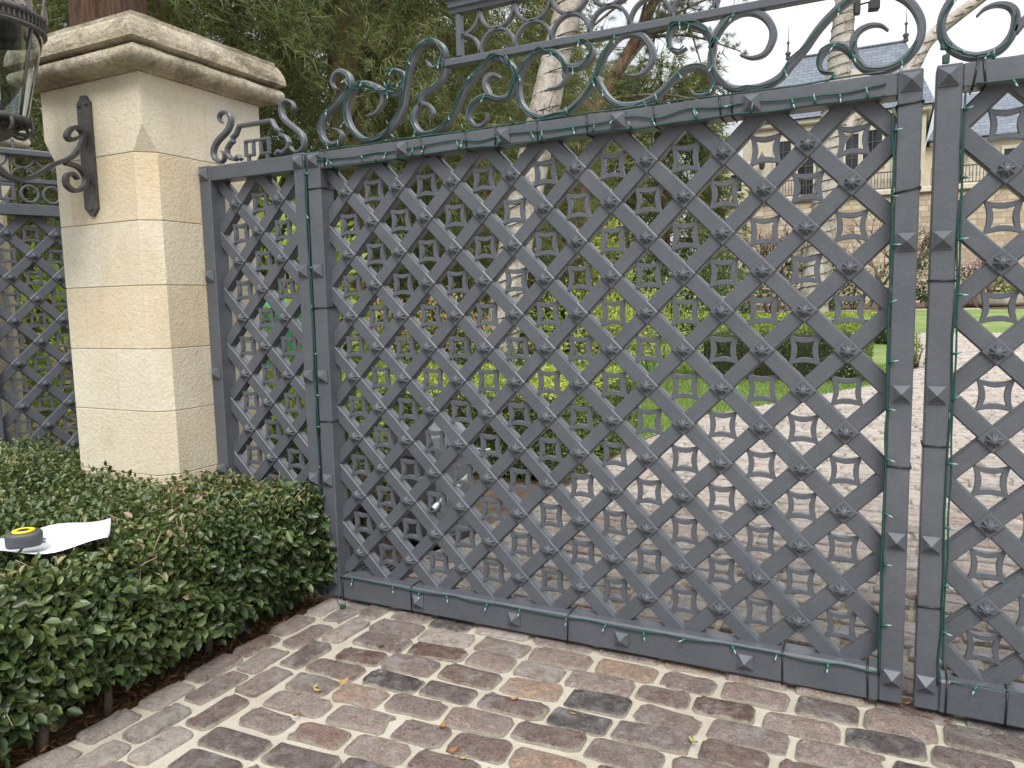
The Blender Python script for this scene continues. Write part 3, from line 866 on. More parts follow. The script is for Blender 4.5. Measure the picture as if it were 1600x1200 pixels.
def gate_leaf(mirror, label):
    root = thing("gate_leaf", label, "gate", ((2 * XC + 0.04) if mirror else -0.04, 0, 0.03), group="leaves of the driveway gate")
    ox, oz = root.location.x, 0.03
    MX = (lambda x: 2 * XC - x) if mirror else (lambda x: x)
    lx = lambda x: MX(x) - ox
    Z = lambda z: z - oz
    box_part("stile", root, lx(-0.04), lx(0.04), -0.05, 0.05, Z(0.04), Z(2.275))
    box_part("stile", root, lx(2.536), lx(2.612), -0.05, 0.05, Z(0.04), Z(2.275))
    box_part("top_rail", root, lx(0.04), lx(2.536), -0.047, 0.05, Z(2.195), Z(2.272))
    box_part("bottom_rail", root, lx(0.04), lx(2.536), -0.047, 0.05, Z(0.032), Z(0.158), b=0.008)
    lattice(root, lambda c: lx(c * PT), NC, 1 - 1 if not mirror else 0, 1e9 if not mirror else 3.4, Z(LB))
    for x in (0, 2.577):
        for z in (0.137, 0.65, 1.18, 1.705, 2.235):
            obj("pyramid_stud", ME_STUD, root, (lx(x), -0.05, Z(z)))
    for x in (0.52, 1.04, 1.55, 2.06):
        obj("pyramid_stud", ME_STUD, root, (lx(x), -0.047, Z(2.234)))
        obj("pyramid_stud", ME_STUD, root, (lx(x), -0.047, Z(0.094)))
    for k, P in CREST.items():
        q = [(lx(a), Z(b)) for a, b in P]
        mb, _ = scroll(q, 0.027, ONE_END.get(k, 'both'))
        mb.build("scroll", IRON, root)
    # overthrow panel carried by the scrolls
    fx0, fx1 = 0.72, 2.54
    box_part("frieze_rail", root, lx(fx0), lx(fx1), -0.02, 0.022, Z(2.568), Z(2.6))
    box_part("frieze_post", root, lx(0.80), lx(0.825), -0.018, 0.02, Z(2.602), Z(2.782))
    box_part("frieze_post", root, lx(fx1 - 0.03), lx(fx1 - 0.005), -0.018, 0.02, Z(2.602), Z(2.782))
    mb = MB()
    a, b = sorted((lx(0.775), lx(fx1 + 0.03)))
    pr = [(-0.02, 2.784), (-0.024, 2.80), (-0.034, 2.806), (-0.036, 2.83), (-0.05, 2.836), (-0.05, 2.846), (0.05, 2.846), (0.05, 2.836), (0.036, 2.83), (0.034, 2.806), (0.024, 2.8), (0.02, 2.784)]
    V = [(x, y, Z(z)) for x in (a, b) for y, z in pr]; n = len(pr)
    mb.add(V, [(i, (i + 1) % n, (i + 1) % n + n, i + n) for i in range(n)] + [tuple(range(n)), tuple(range(2 * n - 1, n - 1, -1))])
    mb.build("frieze_cornice", IRON, root)
    a, b = sorted((lx(0.83), lx(fx1 - 0.035)))
    ring_arcs(root, a, b, Z(2.602), Z(2.782), -0.012, 0.014, 10)
    for q in ([(0.86, 2.85), (0.84, 2.90), (0.87, 2.95), (0.92, 2.93), (0.91, 2.89)], [(0.93, 2.85), (1.0, 2.9), (1.1, 2.92), (1.2, 2.88), (1.22, 2.855)]):
        mb, _ = scroll([(lx(x), Z(z)) for x, z in q], 0.022, 'both'); mb.build("scroll", IRON, root)
    # hinges behind the outer stile
    return root
gate_l = gate_leaf(False, "grey wrought iron gate leaf with lattice, standing beside the stone pier and hedge")
gate_r = gate_leaf(True, "grey iron gate leaf cut off by the right edge of the photo")

# fixed side panel between pier and gate
PC = {
'p1':[(-0.641,2.501),(-0.655,2.517),(-0.654,2.539),(-0.629,2.553),(-0.598,2.547),(-0.577,2.526),(-0.577,2.497),(-0.595,2.466),(-0.623,2.444),(-0.667,2.419),(-0.701,2.389),(-0.715,2.354),(-0.702,2.322),(-0.671,2.302),(-0.641,2.312),(-0.636,2.34),(-0.651,2.355)],
'p2':[(-0.52,2.30),(-0.535,2.318),(-0.562,2.305),(-0.592,2.312),(-0.614,2.336),(-0.614,2.365),(-0.591,2.389),(-0.567,2.399),(-0.571,2.416),(-0.546,2.431),(-0.518,2.469),(-0.295,2.469),(-0.269,2.427),(-0.237,2.41),(-0.243,2.394),(-0.206,2.378),(-0.189,2.351),(-0.2,2.324),(-0.23,2.306),(-0.263,2.315),(-0.28,2.30)],
'p4':[(-0.157,2.501),(-0.145,2.513),(-0.155,2.536),(-0.184,2.553),(-0.213,2.55),(-0.228,2.528),(-0.226,2.493),(-0.209,2.462),(-0.169,2.43),(-0.129,2.4),(-0.099,2.369),(-0.092,2.337),(-0.107,2.308),(-0.141,2.298),(-0.168,2.31),(-0.181,2.33)]}
def side_panel(label, loc, rz, x0=-0.78, frieze=False):
    root = thing("lattice_fence", label, "fence", loc, rz, "lattice fence panels beside the gate")
    # local frame: x from 0 (pier side) to 0.72 (free end), z up from 0
    L0 = lambda x: x - (-0.78)
    box_part("stile", root, L0(-0.778), L0(-0.7), -0.05, 0.05, 0.03, 2.28)
    box_part("stile", root, L0(-0.126), L0(-0.058), -0.05, 0.05, 0.03, 2.28)
    box_part("top_rail", root, L0(-0.7), L0(-0.126), -0.047, 0.05, 2.2, 2.276)
    box_part("bottom_rail", root, L0(-0.7), L0(-0.126), -0.047, 0.05, 0.05, 0.158)
    for x in (-0.739, -0.093):
        for z in (0.65, 1.18, 1.705, 2.238):
            obj("pyramid_stud", ME_STUD, root, (L0(x), -0.05, z))
    lattice(root, lambda c: L0(-0.722 + c * 0.148), 4, 0, 1e9, LB)
    if not frieze:
        for k, P in PC.items():
            P2 = [(L0(a), b) for a, b in P]
            if k == 'p2':
                mb = MB(); mb.ribbon(P2, 0.019, -0.014, 0.015)
            else:
                mb, _ = scroll(P2, 0.025, 'both')
            mb.build("scroll", IRON, root)
        for a, b in ((-0.487, -0.42), (-0.383, -0.316)):
            for q in ((a, b, 2.379, 2.392), (a, b, 2.308, 2.321), (a, a + .013, 2.321, 2.379), (b - .013, b, 2.321, 2.379)):
                box_part("fret_bar", root, L0(q[0]), L0(q[1]), -0.01, 0.01, q[2], q[3], b=0.002)
        box_part("fret_bar", root, L0(-0.42), L0(-0.383), -0.01, 0.01, 2.379, 2.391, b=0.002)
        for a in (-0.47, -0.34):
            box_part("fret_foot", root, L0(a), L0(a) + 0.014, -0.01, 0.01, 2.281, 2.308, b=0.002)
    else:
        # fret, ring and a small frieze above
        for q in ((0.18, 0.28, 2.4, 2.42), (0.18, 0.28, 2.3, 2.32), (0.18, 0.2, 2.32, 2.4), (0.26, 0.28, 2.32, 2.4)):
            box_part("fret_bar", root, q[0], q[1], -0.016, 0.018, q[2], q[3], b=0.002)
        box_part("fret_foot", root, 0.22, 0.24, -0.016, 0.018, 2.281, 2.3, b=0.002)
        th = np.linspace(0, TAU, 25)
        for cx in (0.365, 0.5):
            mb = MB(); mb.ribbon(np.c_[cx + 0.052 * np.cos(th), 2.352 + 0.056 * np.sin(th)], 0.016, -0.016, 0.018, 0.003); mb.build("ring", IRON, root)
        mb, _ = scroll([(0.14, 2.30), (0.09, 2.296), (0.05, 2.32), (0.05, 2.37), (0.09, 2.39), (0.12, 2.37), (0.15, 2.4)], 0.022); mb.build("scroll", IRON, root)
        mb, _ = scroll([(0.0, 2.3), (0.02, 2.36), (0.0, 2.42), (0.03, 2.47), (0.08, 2.46), (0.07, 2.42)], 0.024); mb.build("scroll", IRON, root)
        box_part("frieze_rail", root, 0.1, 0.68, -0.02, 0.022, 2.425, 2.455)
        box_part("frieze_post", root, 0.15, 0.175, -0.018, 0.02, 2.457, 2.6)
        box_part("frieze_post", root, 0.65, 0.675, -0.018, 0.02, 2.457, 2.6)
        box_part("frieze_cornice", root, 0.11, 0.7, -0.04, 0.04, 2.602, 2.65, b=0.01)
        ring_arcs(root, 0.178, 0.648, 2.457, 2.6, -0.012, 0.014, 3)
        box_part("finial", root, 0.28, 0.3, -0.01, 0.01, 2.652, 2.72, b=0.004)
    return root
side_panel("narrow iron lattice panel with scrolled crest joining the stone pier to the gate", (-0.78, 0, 0), 0)
side_panel("iron lattice panel left of the stone pier, behind the lantern", (-2.99, -0.01, 0), math.radians(68), frieze=True)
mb = MB(); mb.box(-0.05, 0.05, -0.05, 0.05, 0, 2.6, 0.006)
tag(mb.build("fence_post", IRON, None, (0, 0, 0)), "grey iron post at the left end of the left lattice panel", "fence post").location = (-3.06, -0.12, 0)

# ------------------------------------------------------------------ stone piers
def clip_poly(P, nx, ny, d):
    """keep nx*x+ny*y<=d"""
    out = []
    for i in range(len(P)):
        a, b = P[i], P[(i + 1) % len(P)]
        fa, fb = nx * a[0] + ny * a[1] - d, nx * b[0] + ny * b[1] - d
        if fa <= 1e-9: out.append(a)
        if (fa < 0) != (fb < 0) and abs(fa - fb) > 1e-9:
            t_ = fa / (fa - fb); out.append((a[0] + (b[0] - a[0]) * t_, a[1] + (b[1] - a[1]) * t_))
    return out

def pier(label, cx, cy, hx=0.385, hy=0.395, seed=1):
    root = thing("stone_pier", label, "pier", (cx, cy, 0), group="stone gate piers")
    r = random.Random(seed)
    ch = 0.078
    def sq(k, ins):
        a, b = hx - ins, hy - ins
        return [(-a + k, -b), (a - k, -b), (a, -b + k), (a, b - k), (a - k, b), (-a + k, b), (-a, b - k), (-a, -b + k)]
    def block(levels, clip, tone):
        # levels: list of (z, chamfer, inset)
        rings = []
        for z, k, ins in levels:
            P = sq(k, ins)
            for c_ in clip: P = clip_poly(P, *c_)
            rings.append([(x, y, z) for x, y in P])
        n = len(rings[0])
        if any(len(q) != n for q in rings): return
        mb = MB()
        V = [p_ for q in rings for p_ in q]
        F = [tuple(range(n - 1, -1, -1)), tuple(range((len(rings) - 1) * n, len(rings) * n))]
        for j in range(len(rings) - 1):
            F += [(j * n + i, j * n + (i + 1) % n, j * n + n + (i + 1) % n, j * n + n + i) for i in range(n)]
        mb.add(V, F)
        mb.build("stone_block", STONE, root, rnd=tone)
    zs = [0.0, 0.34, 0.67, 1.005, 1.33, 1.655, 1.98, 2.315]
    g = 0.0014; bv = 0.0025
    for i in range(len(zs) - 1):
        z0, z1 = zs[i] + g, zs[i + 1] - g
        lv = [(z0, ch, bv), (z0 + bv, ch, 0), (z1 - bv, ch, 0), (z1, ch, bv)]
        xs = [-0.12, 0.02, -0.1, 0.06, -0.16, 0.0, -0.2][i % 7]
        block(lv, [(1, 0, xs - g * .6)], r.random())
        block(lv, [(-1, 0, -xs - g * .6)], r.random())
    z0, z1 = zs[-1] + g, 2.69
    e = 0.0004
    for cl in ([(0, 1, -0.0 - g * .6)], [(0, -1, -0.03 - g * .6 + 0.03)]):
        block([(z0, ch, bv), (z0 + bv, ch, 0), (2.44, e, 0), (z1, e, 0)], cl, r.uniform(.5, .9))
    mb = MB(); q = sq(ch, 0.007); n = 8
    V = [(x, y, 0.0) for x, y in q] + [(x, y, 2.6) for x, y in q]
    mb.add(V, [tuple(range(7, -1, -1)), tuple(range(8, 16))] + [(i, (i + 1) % 8, (i + 1) % 8 + 8, i + 8) for i in range(8)])
    mb.build("joint_core", JOINT, root)
    # moulded cap in two stones: torus course and top slab
    def mould(name, prof, rn):
        mb = MB(); V = []
        N = 10
        for o_, z in prof:
            a, b = hx + o_, hy + o_
            cs = [(-a, -b), (a, -b), (a, b), (-a, b)]
            for c_ in range(4):
                p0, p1 = cs[c_], cs[(c_ + 1) % 4]
                for k in range(N):
                    f_ = k / N
                    jit = 0.0025 * math.sin(k * 2.1 + c_ * 1.3 + z * 40)
                    V.append((p0[0] + (p1[0] - p0[0]) * f_ + jit, p0[1] + (p1[1] - p0[1]) * f_ + jit, z + jit * .6))
        M = 4 * N
        F = [(j * M + i, j * M + (i + 1) % M, j * M + M + (i + 1) % M, j * M + M + i) for j in range(len(prof) - 1) for i in range(M)]
        F += [tuple(range(M - 1, -1, -1)), tuple(range((len(prof) - 1) * M, len(prof) * M))]
        mb.add(V, F)
        return mb.build(name, STONE_CAP, root, rnd=rn)
    tor = [(0.062 + 0.046 * math.cos(a), 2.75 + 0.043 * math.sin(a)) for a in np.linspace(-1.35, 1.5, 11)]
    mould("cap_moulding", [(-0.02, 2.692), (0.02, 2.692), (0.024, 2.704), (0.05, 2.706)] + tor + [(0.045, 2.796), (-0.05, 2.797)], .5)
    mould("cap_slab", [(-0.05, 2.799), (0.062, 2.799), (0.1, 2.806), (0.112, 2.812), (0.113, 2.838), (0.108, 2.868), (0.096, 2.897), (0.082, 2.915), (0.072, 2.919), (0.072, 2.938), (0.055, 2.944), (-0.2, 2.952)], .5)
    return root
pier("tall pale limestone gate pier with moulded cap and iron lantern bracket", -1.165, 0.02)
pier("second limestone pier at the left edge, mostly outside the photo", -3.56, 0.0, seed=5)

# ------------------------------------------------------------------ lantern on the pier
lan = thing("wall_lantern", "dark iron lantern on a scrolled bracket bolted to the pier", "lantern", (-1.19, -0.376, 2.02))
def LQ(x, y, z): return (x + 1.19, y + 0.376, z - 2.02)
mb = MB()
plt = [(-1.243, 2.06), (-1.225, 2.045), (-1.2, 2.02), (-1.18, 2.02), (-1.155, 2.045), (-1.14, 2.06), (-1.14, 2.59), (-1.153, 2.6), (-1.172, 2.625), (-1.208, 2.625), (-1.228, 2.6), (-1.243, 2.59)]
mb.prism([(x + 1.19, z - 2.02) for x, z in plt], -0.014, 0.0); mb.build("back_plate", IRON_DARK, lan)
for x, z in ((-1.22, 2.575), (-1.163, 2.58), (-1.19, 2.055)):
    mb = MB(); mb.lathe([(0.0, 0.012), (0.006, 0.01), (0.009, 0.004), (0.009, 0)], n=10)
    me = mb.mesh("bolt", IRON_DARK); obj("bolt", me, lan, LQ(x, -0.390, z), (math.pi / 2, 0, 0))
LAX, LAY = -1.165, -0.875
arm = [(-0.871, 2.30), (-0.868, 2.235), (-0.844, 2.197), (-0.798, 2.166), (-0.723, 2.164), (-0.65, 2.199), (-0.574, 2.254), (-0.486, 2.298), (-0.434, 2.351), (-0.404, 2.41), (-0.411, 2.445), (-0.444, 2.457), (-0.479, 2.432), (-0.491, 2.403), (-0.469, 2.39), (-0.438, 2.409)]
arm2 = [(-0.512, 2.272), (-0.442, 2.26), (-0.407, 2.211), (-0.426, 2.163), (-0.472, 2.139), (-0.512, 2.161), (-0.513, 2.205), (-0.479, 2.223), (-0.452, 2.2)]
for q in (arm, arm2):
    path = smooth_path([(y + 0.376, z - 2.02) for y, z in q], 5)
    wv = np.full(len(path), 0.019); wv[-8:] = np.linspace(0.019, 0.011, 8)
    mb = MB(); mb.ribbon(path, wv, -0.019, 0.019, 0.003, axis='x'); mb.build("bracket_arm", IRON_DARK, lan)
def lpart(name, m, prof, n=40, smooth=True):
    mb = MB(); mb.lathe([(r, z - 2.02) for r, z in prof], (LAX + 1.19, LAY + 0.376), n, smooth); return mb.build(name, m, lan)
lpart("finial", IRON_DARK, [(0.0, 2.24), (0.018, 2.25), (0.03, 2.275), (0.018, 2.295), (0.03, 2.31), (0.075, 2.33), (0.1, 2.352), (0.105, 2.36), (0.08, 2.365), (0.0, 2.365)])
lpart("base_ring", IRON_DARK, [(0.145, 2.395), (0.165, 2.39), (0.174, 2.4), (0.174, 2.414), (0.162, 2.42), (0.145, 2.42), (0.145, 2.395)])
lpart("glass_shade", GLASS, [(0.153, 2.41), (0.197, 2.6), (0.245, 2.795)])
lpart("top_ring", IRON_DARK, [(0.236, 2.79), (0.25, 2.788), (0.26, 2.797), (0.26, 2.806), (0.25, 2.808), (0.25, 2.842), (0.262, 2.845), (0.266, 2.86), (0.25, 2.872), (0.2, 2.9), (0.14, 2.95), (0.1, 3.02), (0.07, 3.1), (0.0, 3.12)])
lpart("lamp_floor", IRON_DARK, [(0.0, 2.402), (0.147, 2.402)])
c0 = (LAX + 1.19, LAY + 0.376)
mb = MB()
for i in range(72):
    a = TAU * i / 72
    r0 = 0.2505
    q = [(c0[0] + r0 * math.cos(a + d_), c0[1] + r0 * math.sin(a + d_)) for d_ in (-0.016, 0.016)]
    q2 = [(c0[0] + (r0 + .008) * math.cos(a + d_), c0[1] + (r0 + .008) * math.sin(a + d_)) for d_ in (-0.016, 0.016)]
    V = [(*q[0], .789), (*q[1], .789), (*q[1], .821), (*q[0], .821), (*q2[0], .791), (*q2[1], .791), (*q2[1], .819), (*q2[0], .819)]
    mb.add(V, [(4, 5, 6, 7), (0, 1, 5, 4), (3, 7, 6, 2), (0, 4, 7, 3), (1, 2, 6, 5)])
o = mb.build("dentil_band", IRON_DARK, lan); o["kind"] = "stuff"
for i in range(6):
    a = TAU * (i + 0.35) / 6
    mb = MB(); mb.tube([(c0[0] + r * math.cos(a), c0[1] + r * math.sin(a), z - 2.02) for r, z in ((0.157, 2.415), (0.2, 2.6), (0.247, 2.79))], 0.0065, 6); mb.build("glazing_rib", IRON_DARK, lan)
for i in range(4):
    a = TAU * (i + 0.2) / 4
    cx, cy = c0[0] + 0.055 * math.cos(a), c0[1] + 0.055 * math.sin(a)
    mb = MB(); mb.lathe([(0.017, 0.395), (0.02, 0.46), (0.012, 0.47), (0.0, 0.47)], (cx, cy), 12); mb.build("candle_cup", IRON_DARK, lan)
    mb = MB(); mb.lathe([(0.014, 0.47), (0.014, 0.6), (0.0, 0.603)], (cx, cy), 12); cd = mb.build("candle", CANDLE, lan)
    mb = MB(); mb.lathe([(0.005, 0.603), (0.011, 0.62), (0.008, 0.645), (0.0, 0.665)], (cx, cy), 10); mb.build("bulb", CLEAR, cd)
for i in range(12):
    a = TAU * (i + 0.5) / 12
    ca, sa = math.cos(a), math.sin(a)
    # curling leaf along the roof rim
    mb = MB(); V = []
    for k, (r, z, wd_) in enumerate(((0.262, 2.85, .028), (0.262, 2.885, .042), (0.258, 2.925, .034), (0.266, 2.955, .02), (0.272, 2.968, .004))):
        for s_, rr in ((-1, 0.006), (0, -0.006), (1, 0.006)):
            V.append((c0[0] + (r + rr) * ca - s_ * wd_ * sa * .5, c0[1] + (r + rr) * sa + s_ * wd_ * ca * .5, z - 2.02))
    F = [(k * 3 + j, k * 3 + j + 1, k * 3 + j + 4, k * 3 + j + 3) for k in range(4) for j in range(2)]
    mb.add(V, F, True); mb.build("crown_leaf", LEADEN, lan)
    if i % 2 == 0:
        mb = MB(); V = []
        for k, (r, z, wd_) in enumerate(((0.235, 2.88, .05), (0.19, 2.93, .11), (0.15, 2.985, .1), (0.125, 3.04, .075), (0.14, 3.075, .03))):
            for s_, rr in ((-1, -0.004), (-.5, 0.014), (0, 0.004), (.5, 0.014), (1, -0.004)):
                V.append((c0[0] + (r + rr) * ca - s_ * wd_ * sa * .5, c0[1] + (r + rr) * sa + s_ * wd_ * ca * .5, z - 2.02))
        F = [(k * 5 + j, k * 5 + j + 1, k * 5 + j + 6, k * 5 + j + 5) for k in range(4) for j in range(4)]
        mb.add(V, F, True); mb.build("acanthus_leaf", LEADEN, lan)
for i in range(8):
    a = TAU * i / 8
    P_ = [(0.17, 2.4), (0.175, 2.37), (0.15, 2.345), (0.11, 2.35), (0.095, 2.375), (0.115, 2.39), (0.132, 2.378)]
    pts = smooth_path([(c0[0] + r * math.cos(a), c0[1] + r * math.sin(a), z - 2.02) for r, z in P_], 4)
    mb = MB(); mb.tube(pts, np.linspace(0.009, 0.005, len(pts)), 6); mb.build("scroll_foot", IRON_DARK, lan)

# ------------------------------------------------------------------ clipped hedge in front of the pier
hedge = thing("privet_hedge", "dense clipped green hedge in front of the stone pier", "hedge", (-0.9, -1.2, 0))
def hedge_top(x, y):
    return 0.635 - 0.035 * np.exp(-(((x + 0.37) / 0.22) ** 2 + ((y + 1.27) / 0.24) ** 2) ** 2) + 0.018 * np.sin(x * 5 + 1) * np.cos(y * 4) + 0.05 * np.clip((-x - 0.5) / 1.5, 0, 1) - 0.055 * np.clip((x + 0.28) / 0.28, 0, 1) ** 2 - 0.03 * np.clip((y + 0.9) / 0.9, 0, 1) * np.clip((x + 0.5) * 2.5, 0, 1)
nt_ = 42000
x = RNG.uniform(-4.6, -0.03, nt_ * 2); y = RNG.uniform(-3.6, -0.05, nt_ * 2)
keep = ~((np.abs(x + 1.165) < 0.375) & (y > -0.37)) & (RNG.uniform(0, 1, len(x)) < np.clip(1.15 - (-x - 0.3) * 0.25, 0.22, 1))
x, y = x[keep][:nt_], y[keep][:nt_]
z = hedge_top(x, y) + 0.016 * np.sin(x * 17 + y * 9) * np.sin(y * 14 - x * 6) + RNG.normal(0, 0.016, len(x)) - np.abs(RNG.normal(0, 0.03, len(x))) + np.where(RNG.uniform(0, 1, len(x)) < .012, RNG.uniform(0, .06, len(x)), 0)
Pt = np.c_[x, y, z]; Nt = np.tile((0., 0, 1), (len(x), 1))
nf = 17000
yf = RNG.uniform(-3.6, -0.06, nf); zf = RNG.uniform(0.06, 0.63, nf) ** 1.0
lowcut = 0.09 + 0.07 * np.sin(yf * 4.3) + 0.05 * np.sin(yf * 9.1 + 2)
bulge = 0.0 + 0.03 * np.sin(yf * 13 + zf * 17) * np.sin(zf * 21 + yf * 5) + 0.05 * np.sin(np.clip((zf - 0.05) / 0.6, 0, 1) * math.pi) + 0.02 * np.sin(yf * 6.1 + zf * 9) - 0.07 * np.clip((zf - 0.5) / 0.13, 0, 1) ** 2
xf = -0.055 + bulge - np.abs(RNG.normal(0, 0.04, nf)) + np.where(RNG.uniform(0, 1, nf) < .05, RNG.uniform(0, .05, nf), 0) - 0.10 * np.clip((0.16 - zf) / 0.16, 0, 1)
k_ = (zf > lowcut) | (RNG.uniform(0, 1, nf) < 0.12)
Pf = np.c_[xf, yf, zf][k_]; Nf = np.tile((1., 0, 0.25), (len(Pf), 1))
ne = 1800      # end face by the gate
xe = RNG.uniform(-0.7, -0.05, ne); ze = RNG.uniform(0.1, 0.6, ne)
Pe = np.c_[xe, -0.075 + RNG.normal(0, 0.015, ne), ze]; Ne = np.tile((0.1, 1., 0.1), (ne, 1))
ca_, sa_ = math.cos(math.radians(52)), math.sin(math.radians(52))
qx = (Pt[:, 0] + 0.36) * ca_ + (Pt[:, 1] + 1.25) * sa_; qy = -(Pt[:, 0] + 0.36) * sa_ + (Pt[:, 1] + 1.25) * ca_
under = (np.abs(qx) < 0.215) & (np.abs(qy) < 0.15)          # leaves pressed flat under the sheet
Pt[under, 2] = np.minimum(Pt[under, 2], 0.588)
P = np.concatenate([Pt, Pf, Pe]); N0 = np.concatenate([Nt, Nf, Ne])
istop = np.r_[np.ones(len(Pt)), np.zeros(len(Pf) + ne)]
n = len(P)
D = unit(N0 * 0.35 + RNG.normal(0, 0.8, (n, 3)) + np.outer(1 - istop, np.array([0.2, 0, -0.25])))
N = unit(N0 + RNG.normal(0, 0.55, (n, 3)) + np.array([0, 0, 0.3]))
sz = np.where(istop > 0, RNG.uniform(0.02, 0.045, n), RNG.uniform(0.028, 0.066, n) * (1 - 0.25 * (P[:, 2] > 0.5)))
patch = 0.10 * np.sin(P[:, 0] * 5 + 2) * np.sin(P[:, 1] * 4.2) + 0.06 * np.sin(P[:, 1] * 11 + P[:, 0] * 9)
brown = np.exp(-(((P[:, 0] + 0.3) / 0.45) ** 2 + ((P[:, 1] + 0.3) / 0.4) ** 2)) * istop
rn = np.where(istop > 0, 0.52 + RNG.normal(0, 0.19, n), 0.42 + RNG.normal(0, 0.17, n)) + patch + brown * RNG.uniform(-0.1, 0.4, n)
dist = np.linalg.norm(P - CT, axis=1); big = np.argsort(dist / sz * np.where(istop > 0, 1.4, 1.0) + np.where(P[:, 1] < -1.75, 1e5, 0))[:300]
msk = np.ones(n, bool); msk[big] = False
off = np.array([-0.9, -1.2, 0])
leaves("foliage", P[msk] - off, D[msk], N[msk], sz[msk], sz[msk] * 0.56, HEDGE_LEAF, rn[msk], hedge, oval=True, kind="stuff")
leaf_me = []
for k in range(10):
    V, F, q = leaf_geo(np.zeros((1, 3)), np.array([[1., 0, 0]]), np.array([[0., 0, 1]]), [1.0], [RNG.uniform(0.48, 0.62)], RNG.uniform(0.1, 0.35))
    leaf_me.append(mesh_np("leaf", V, F, HEDGE_LEAF, {'rnd': np.full(6, 0.14 + 0.06 * k)}))
for i in big:
    d_ = Vector(D[i]); n_ = Vector(N[i]); s_ = d_.cross(n_).normalized(); n_ = s_.cross(d_)
    M = Matrix((d_, -s_, n_)).transposed()
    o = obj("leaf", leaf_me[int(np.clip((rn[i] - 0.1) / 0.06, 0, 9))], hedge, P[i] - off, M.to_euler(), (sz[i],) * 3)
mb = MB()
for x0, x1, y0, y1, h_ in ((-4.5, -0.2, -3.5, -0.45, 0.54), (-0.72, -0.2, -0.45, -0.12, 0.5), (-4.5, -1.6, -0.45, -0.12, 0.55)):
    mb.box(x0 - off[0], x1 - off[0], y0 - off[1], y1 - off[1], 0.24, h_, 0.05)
mb.build("shade_toned_core", SHADE_CORE, hedge)  # dark boxes fill the hedge, their colour stands for the shade within
for k in range(11):
    yy = -3.3 + k * 0.3 + random.uniform(-.12, .12); xx = -0.12 - random.uniform(0, .14)
    pts = [(xx, yy, -0.03), (xx + random.uniform(-.02, .02), yy + random.uniform(-.03, .03), 0.14), (xx + random.uniform(-.06, .06), yy + random.uniform(-.08, .08), 0.36)]
    mb = MB(); mb.tube([tuple(np.array(q) - off) for q in smooth_path(pts, 3)], np.linspace(random.uniform(.012, .022), 0.008, 7), 7); mb.build("stem", TWIG, hedge)
mb = MB()
for k in range(110):      # clipped twig ends showing on top and face
    if k % 3: q = np.array([-0.03 - abs(random.gauss(0, .3)), random.uniform(-2.2, -0.1), 0]); q[2] = hedge_top(q[0], q[1]) - 0.02; dd = np.array([random.gauss(0, .5), random.gauss(0, .5), .5])
    else: q = np.array([-0.06, random.uniform(-2.2, -0.1), random.uniform(.2, .55)]); dd = np.array([.5, random.gauss(0, .6), random.gauss(-.3, .6)])
    dd = dd / np.linalg.norm(dd) * random.uniform(.04, .11)
    mb.tube([tuple(q - off), tuple(q + dd * .5 - off + np.array([0, 0, .006])), tuple(q + dd - off)], [0.0022, 0.0018, 0.0012], 5)
o = mb.build("twig_ends", plain("dry_twig", (0.33, 0.25, 0.16), 0.8), hedge); o["kind"] = "stuff"
# mulch and dry litter under the hedge
n = 4000
P = np.c_[RNG.uniform(-0.5, -0.05, n), RNG.uniform(-3.2, 0.02, n), RNG.uniform(-0.028, 0.0, n)]
rl = RNG.uniform(0, .6, n)
o = leaves("leaf_litter", P, unit(np.c_[RNG.normal(0, 1, (n, 2)), RNG.normal(0, .2, n)]), unit(np.c_[RNG.normal(0, .4, (n, 2)), np.ones(n)]), RNG.uniform(.02, .06, n), RNG.uniform(.004, .014, n), DRYLEAF, rl, None)
o["kind"] = "stuff"

# ------------------------------------------------------------------ tape measure and paper on the hedge
pap = []
nu, nv = 18, 10
Lp, Wp = 0.40, 0.27
for j in range(nv + 1):
    for i in range(nu + 1):
        a, b = i / nu - .5, j / nv - .5
        zz = 0.016 * (2 * a) ** 2 * (1 if a > 0 else .5) + 0.02 * (b + .5) * (2 * a) - 0.012 * math.cos(b * 5) + 0.014 * math.sin(a * 7 + b * 3)
        pap.append((a * Lp, b * Wp, zz))
F = [(j * (nu + 1) + i, j * (nu + 1) + i + 1, (j + 1) * (nu + 1) + i + 1, (j + 1) * (nu + 1) + i) for j in range(nv) for i in range(nu)]
ppos = (-0.36, -1.25, 0.646)
sheet_o = obj("paper_sheet", mesh_np("paper_sheet", pap, [np.array(F)], PAPER, smooth=True), None, ppos, (math.radians(3), math.radians(3), math.radians(52)))
sm = sheet_o.modifiers.new("thickness", 'SOLIDIFY'); sm.thickness = 0.0006
tag(sheet_o, "curled blank white sheet of paper lying on top of the hedge", "paper")
tape = thing("tape_measure", "black tape measure with yellow disc lying on the white paper", "tape measure", (-0.37, -1.345, 0.655), math.radians(50))
tape.scale = (1.3, 1.3, 1.3)
mb = MB()
pr = []
for k in range(20):
    a = TAU * k / 20
    e = 3.2
    pr.append((0.047 * np.sign(math.cos(a)) * abs(math.cos(a)) ** (2 / e), 0.035 * np.sign(math.sin(a)) * abs(math.sin(a)) ** (2 / e)))
V = []
for s_, z in ((0.94, 0.0), (1, 0.005), (1, 0.033), (0.9, 0.04), (0.7, 0.041)):
    V += [(x * s_, y * s_, z) for x, y in pr]
F = [(j * 20 + i, j * 20 + (i + 1) % 20, j * 20 + 20 + (i + 1) % 20, j * 20 + 20 + i) for j in range(4) for i in range(20)] + [tuple(range(19, -1, -1)), tuple(range(80, 100))]
mb.add(V, F, True); mb.build("case", RUBBER, tape)
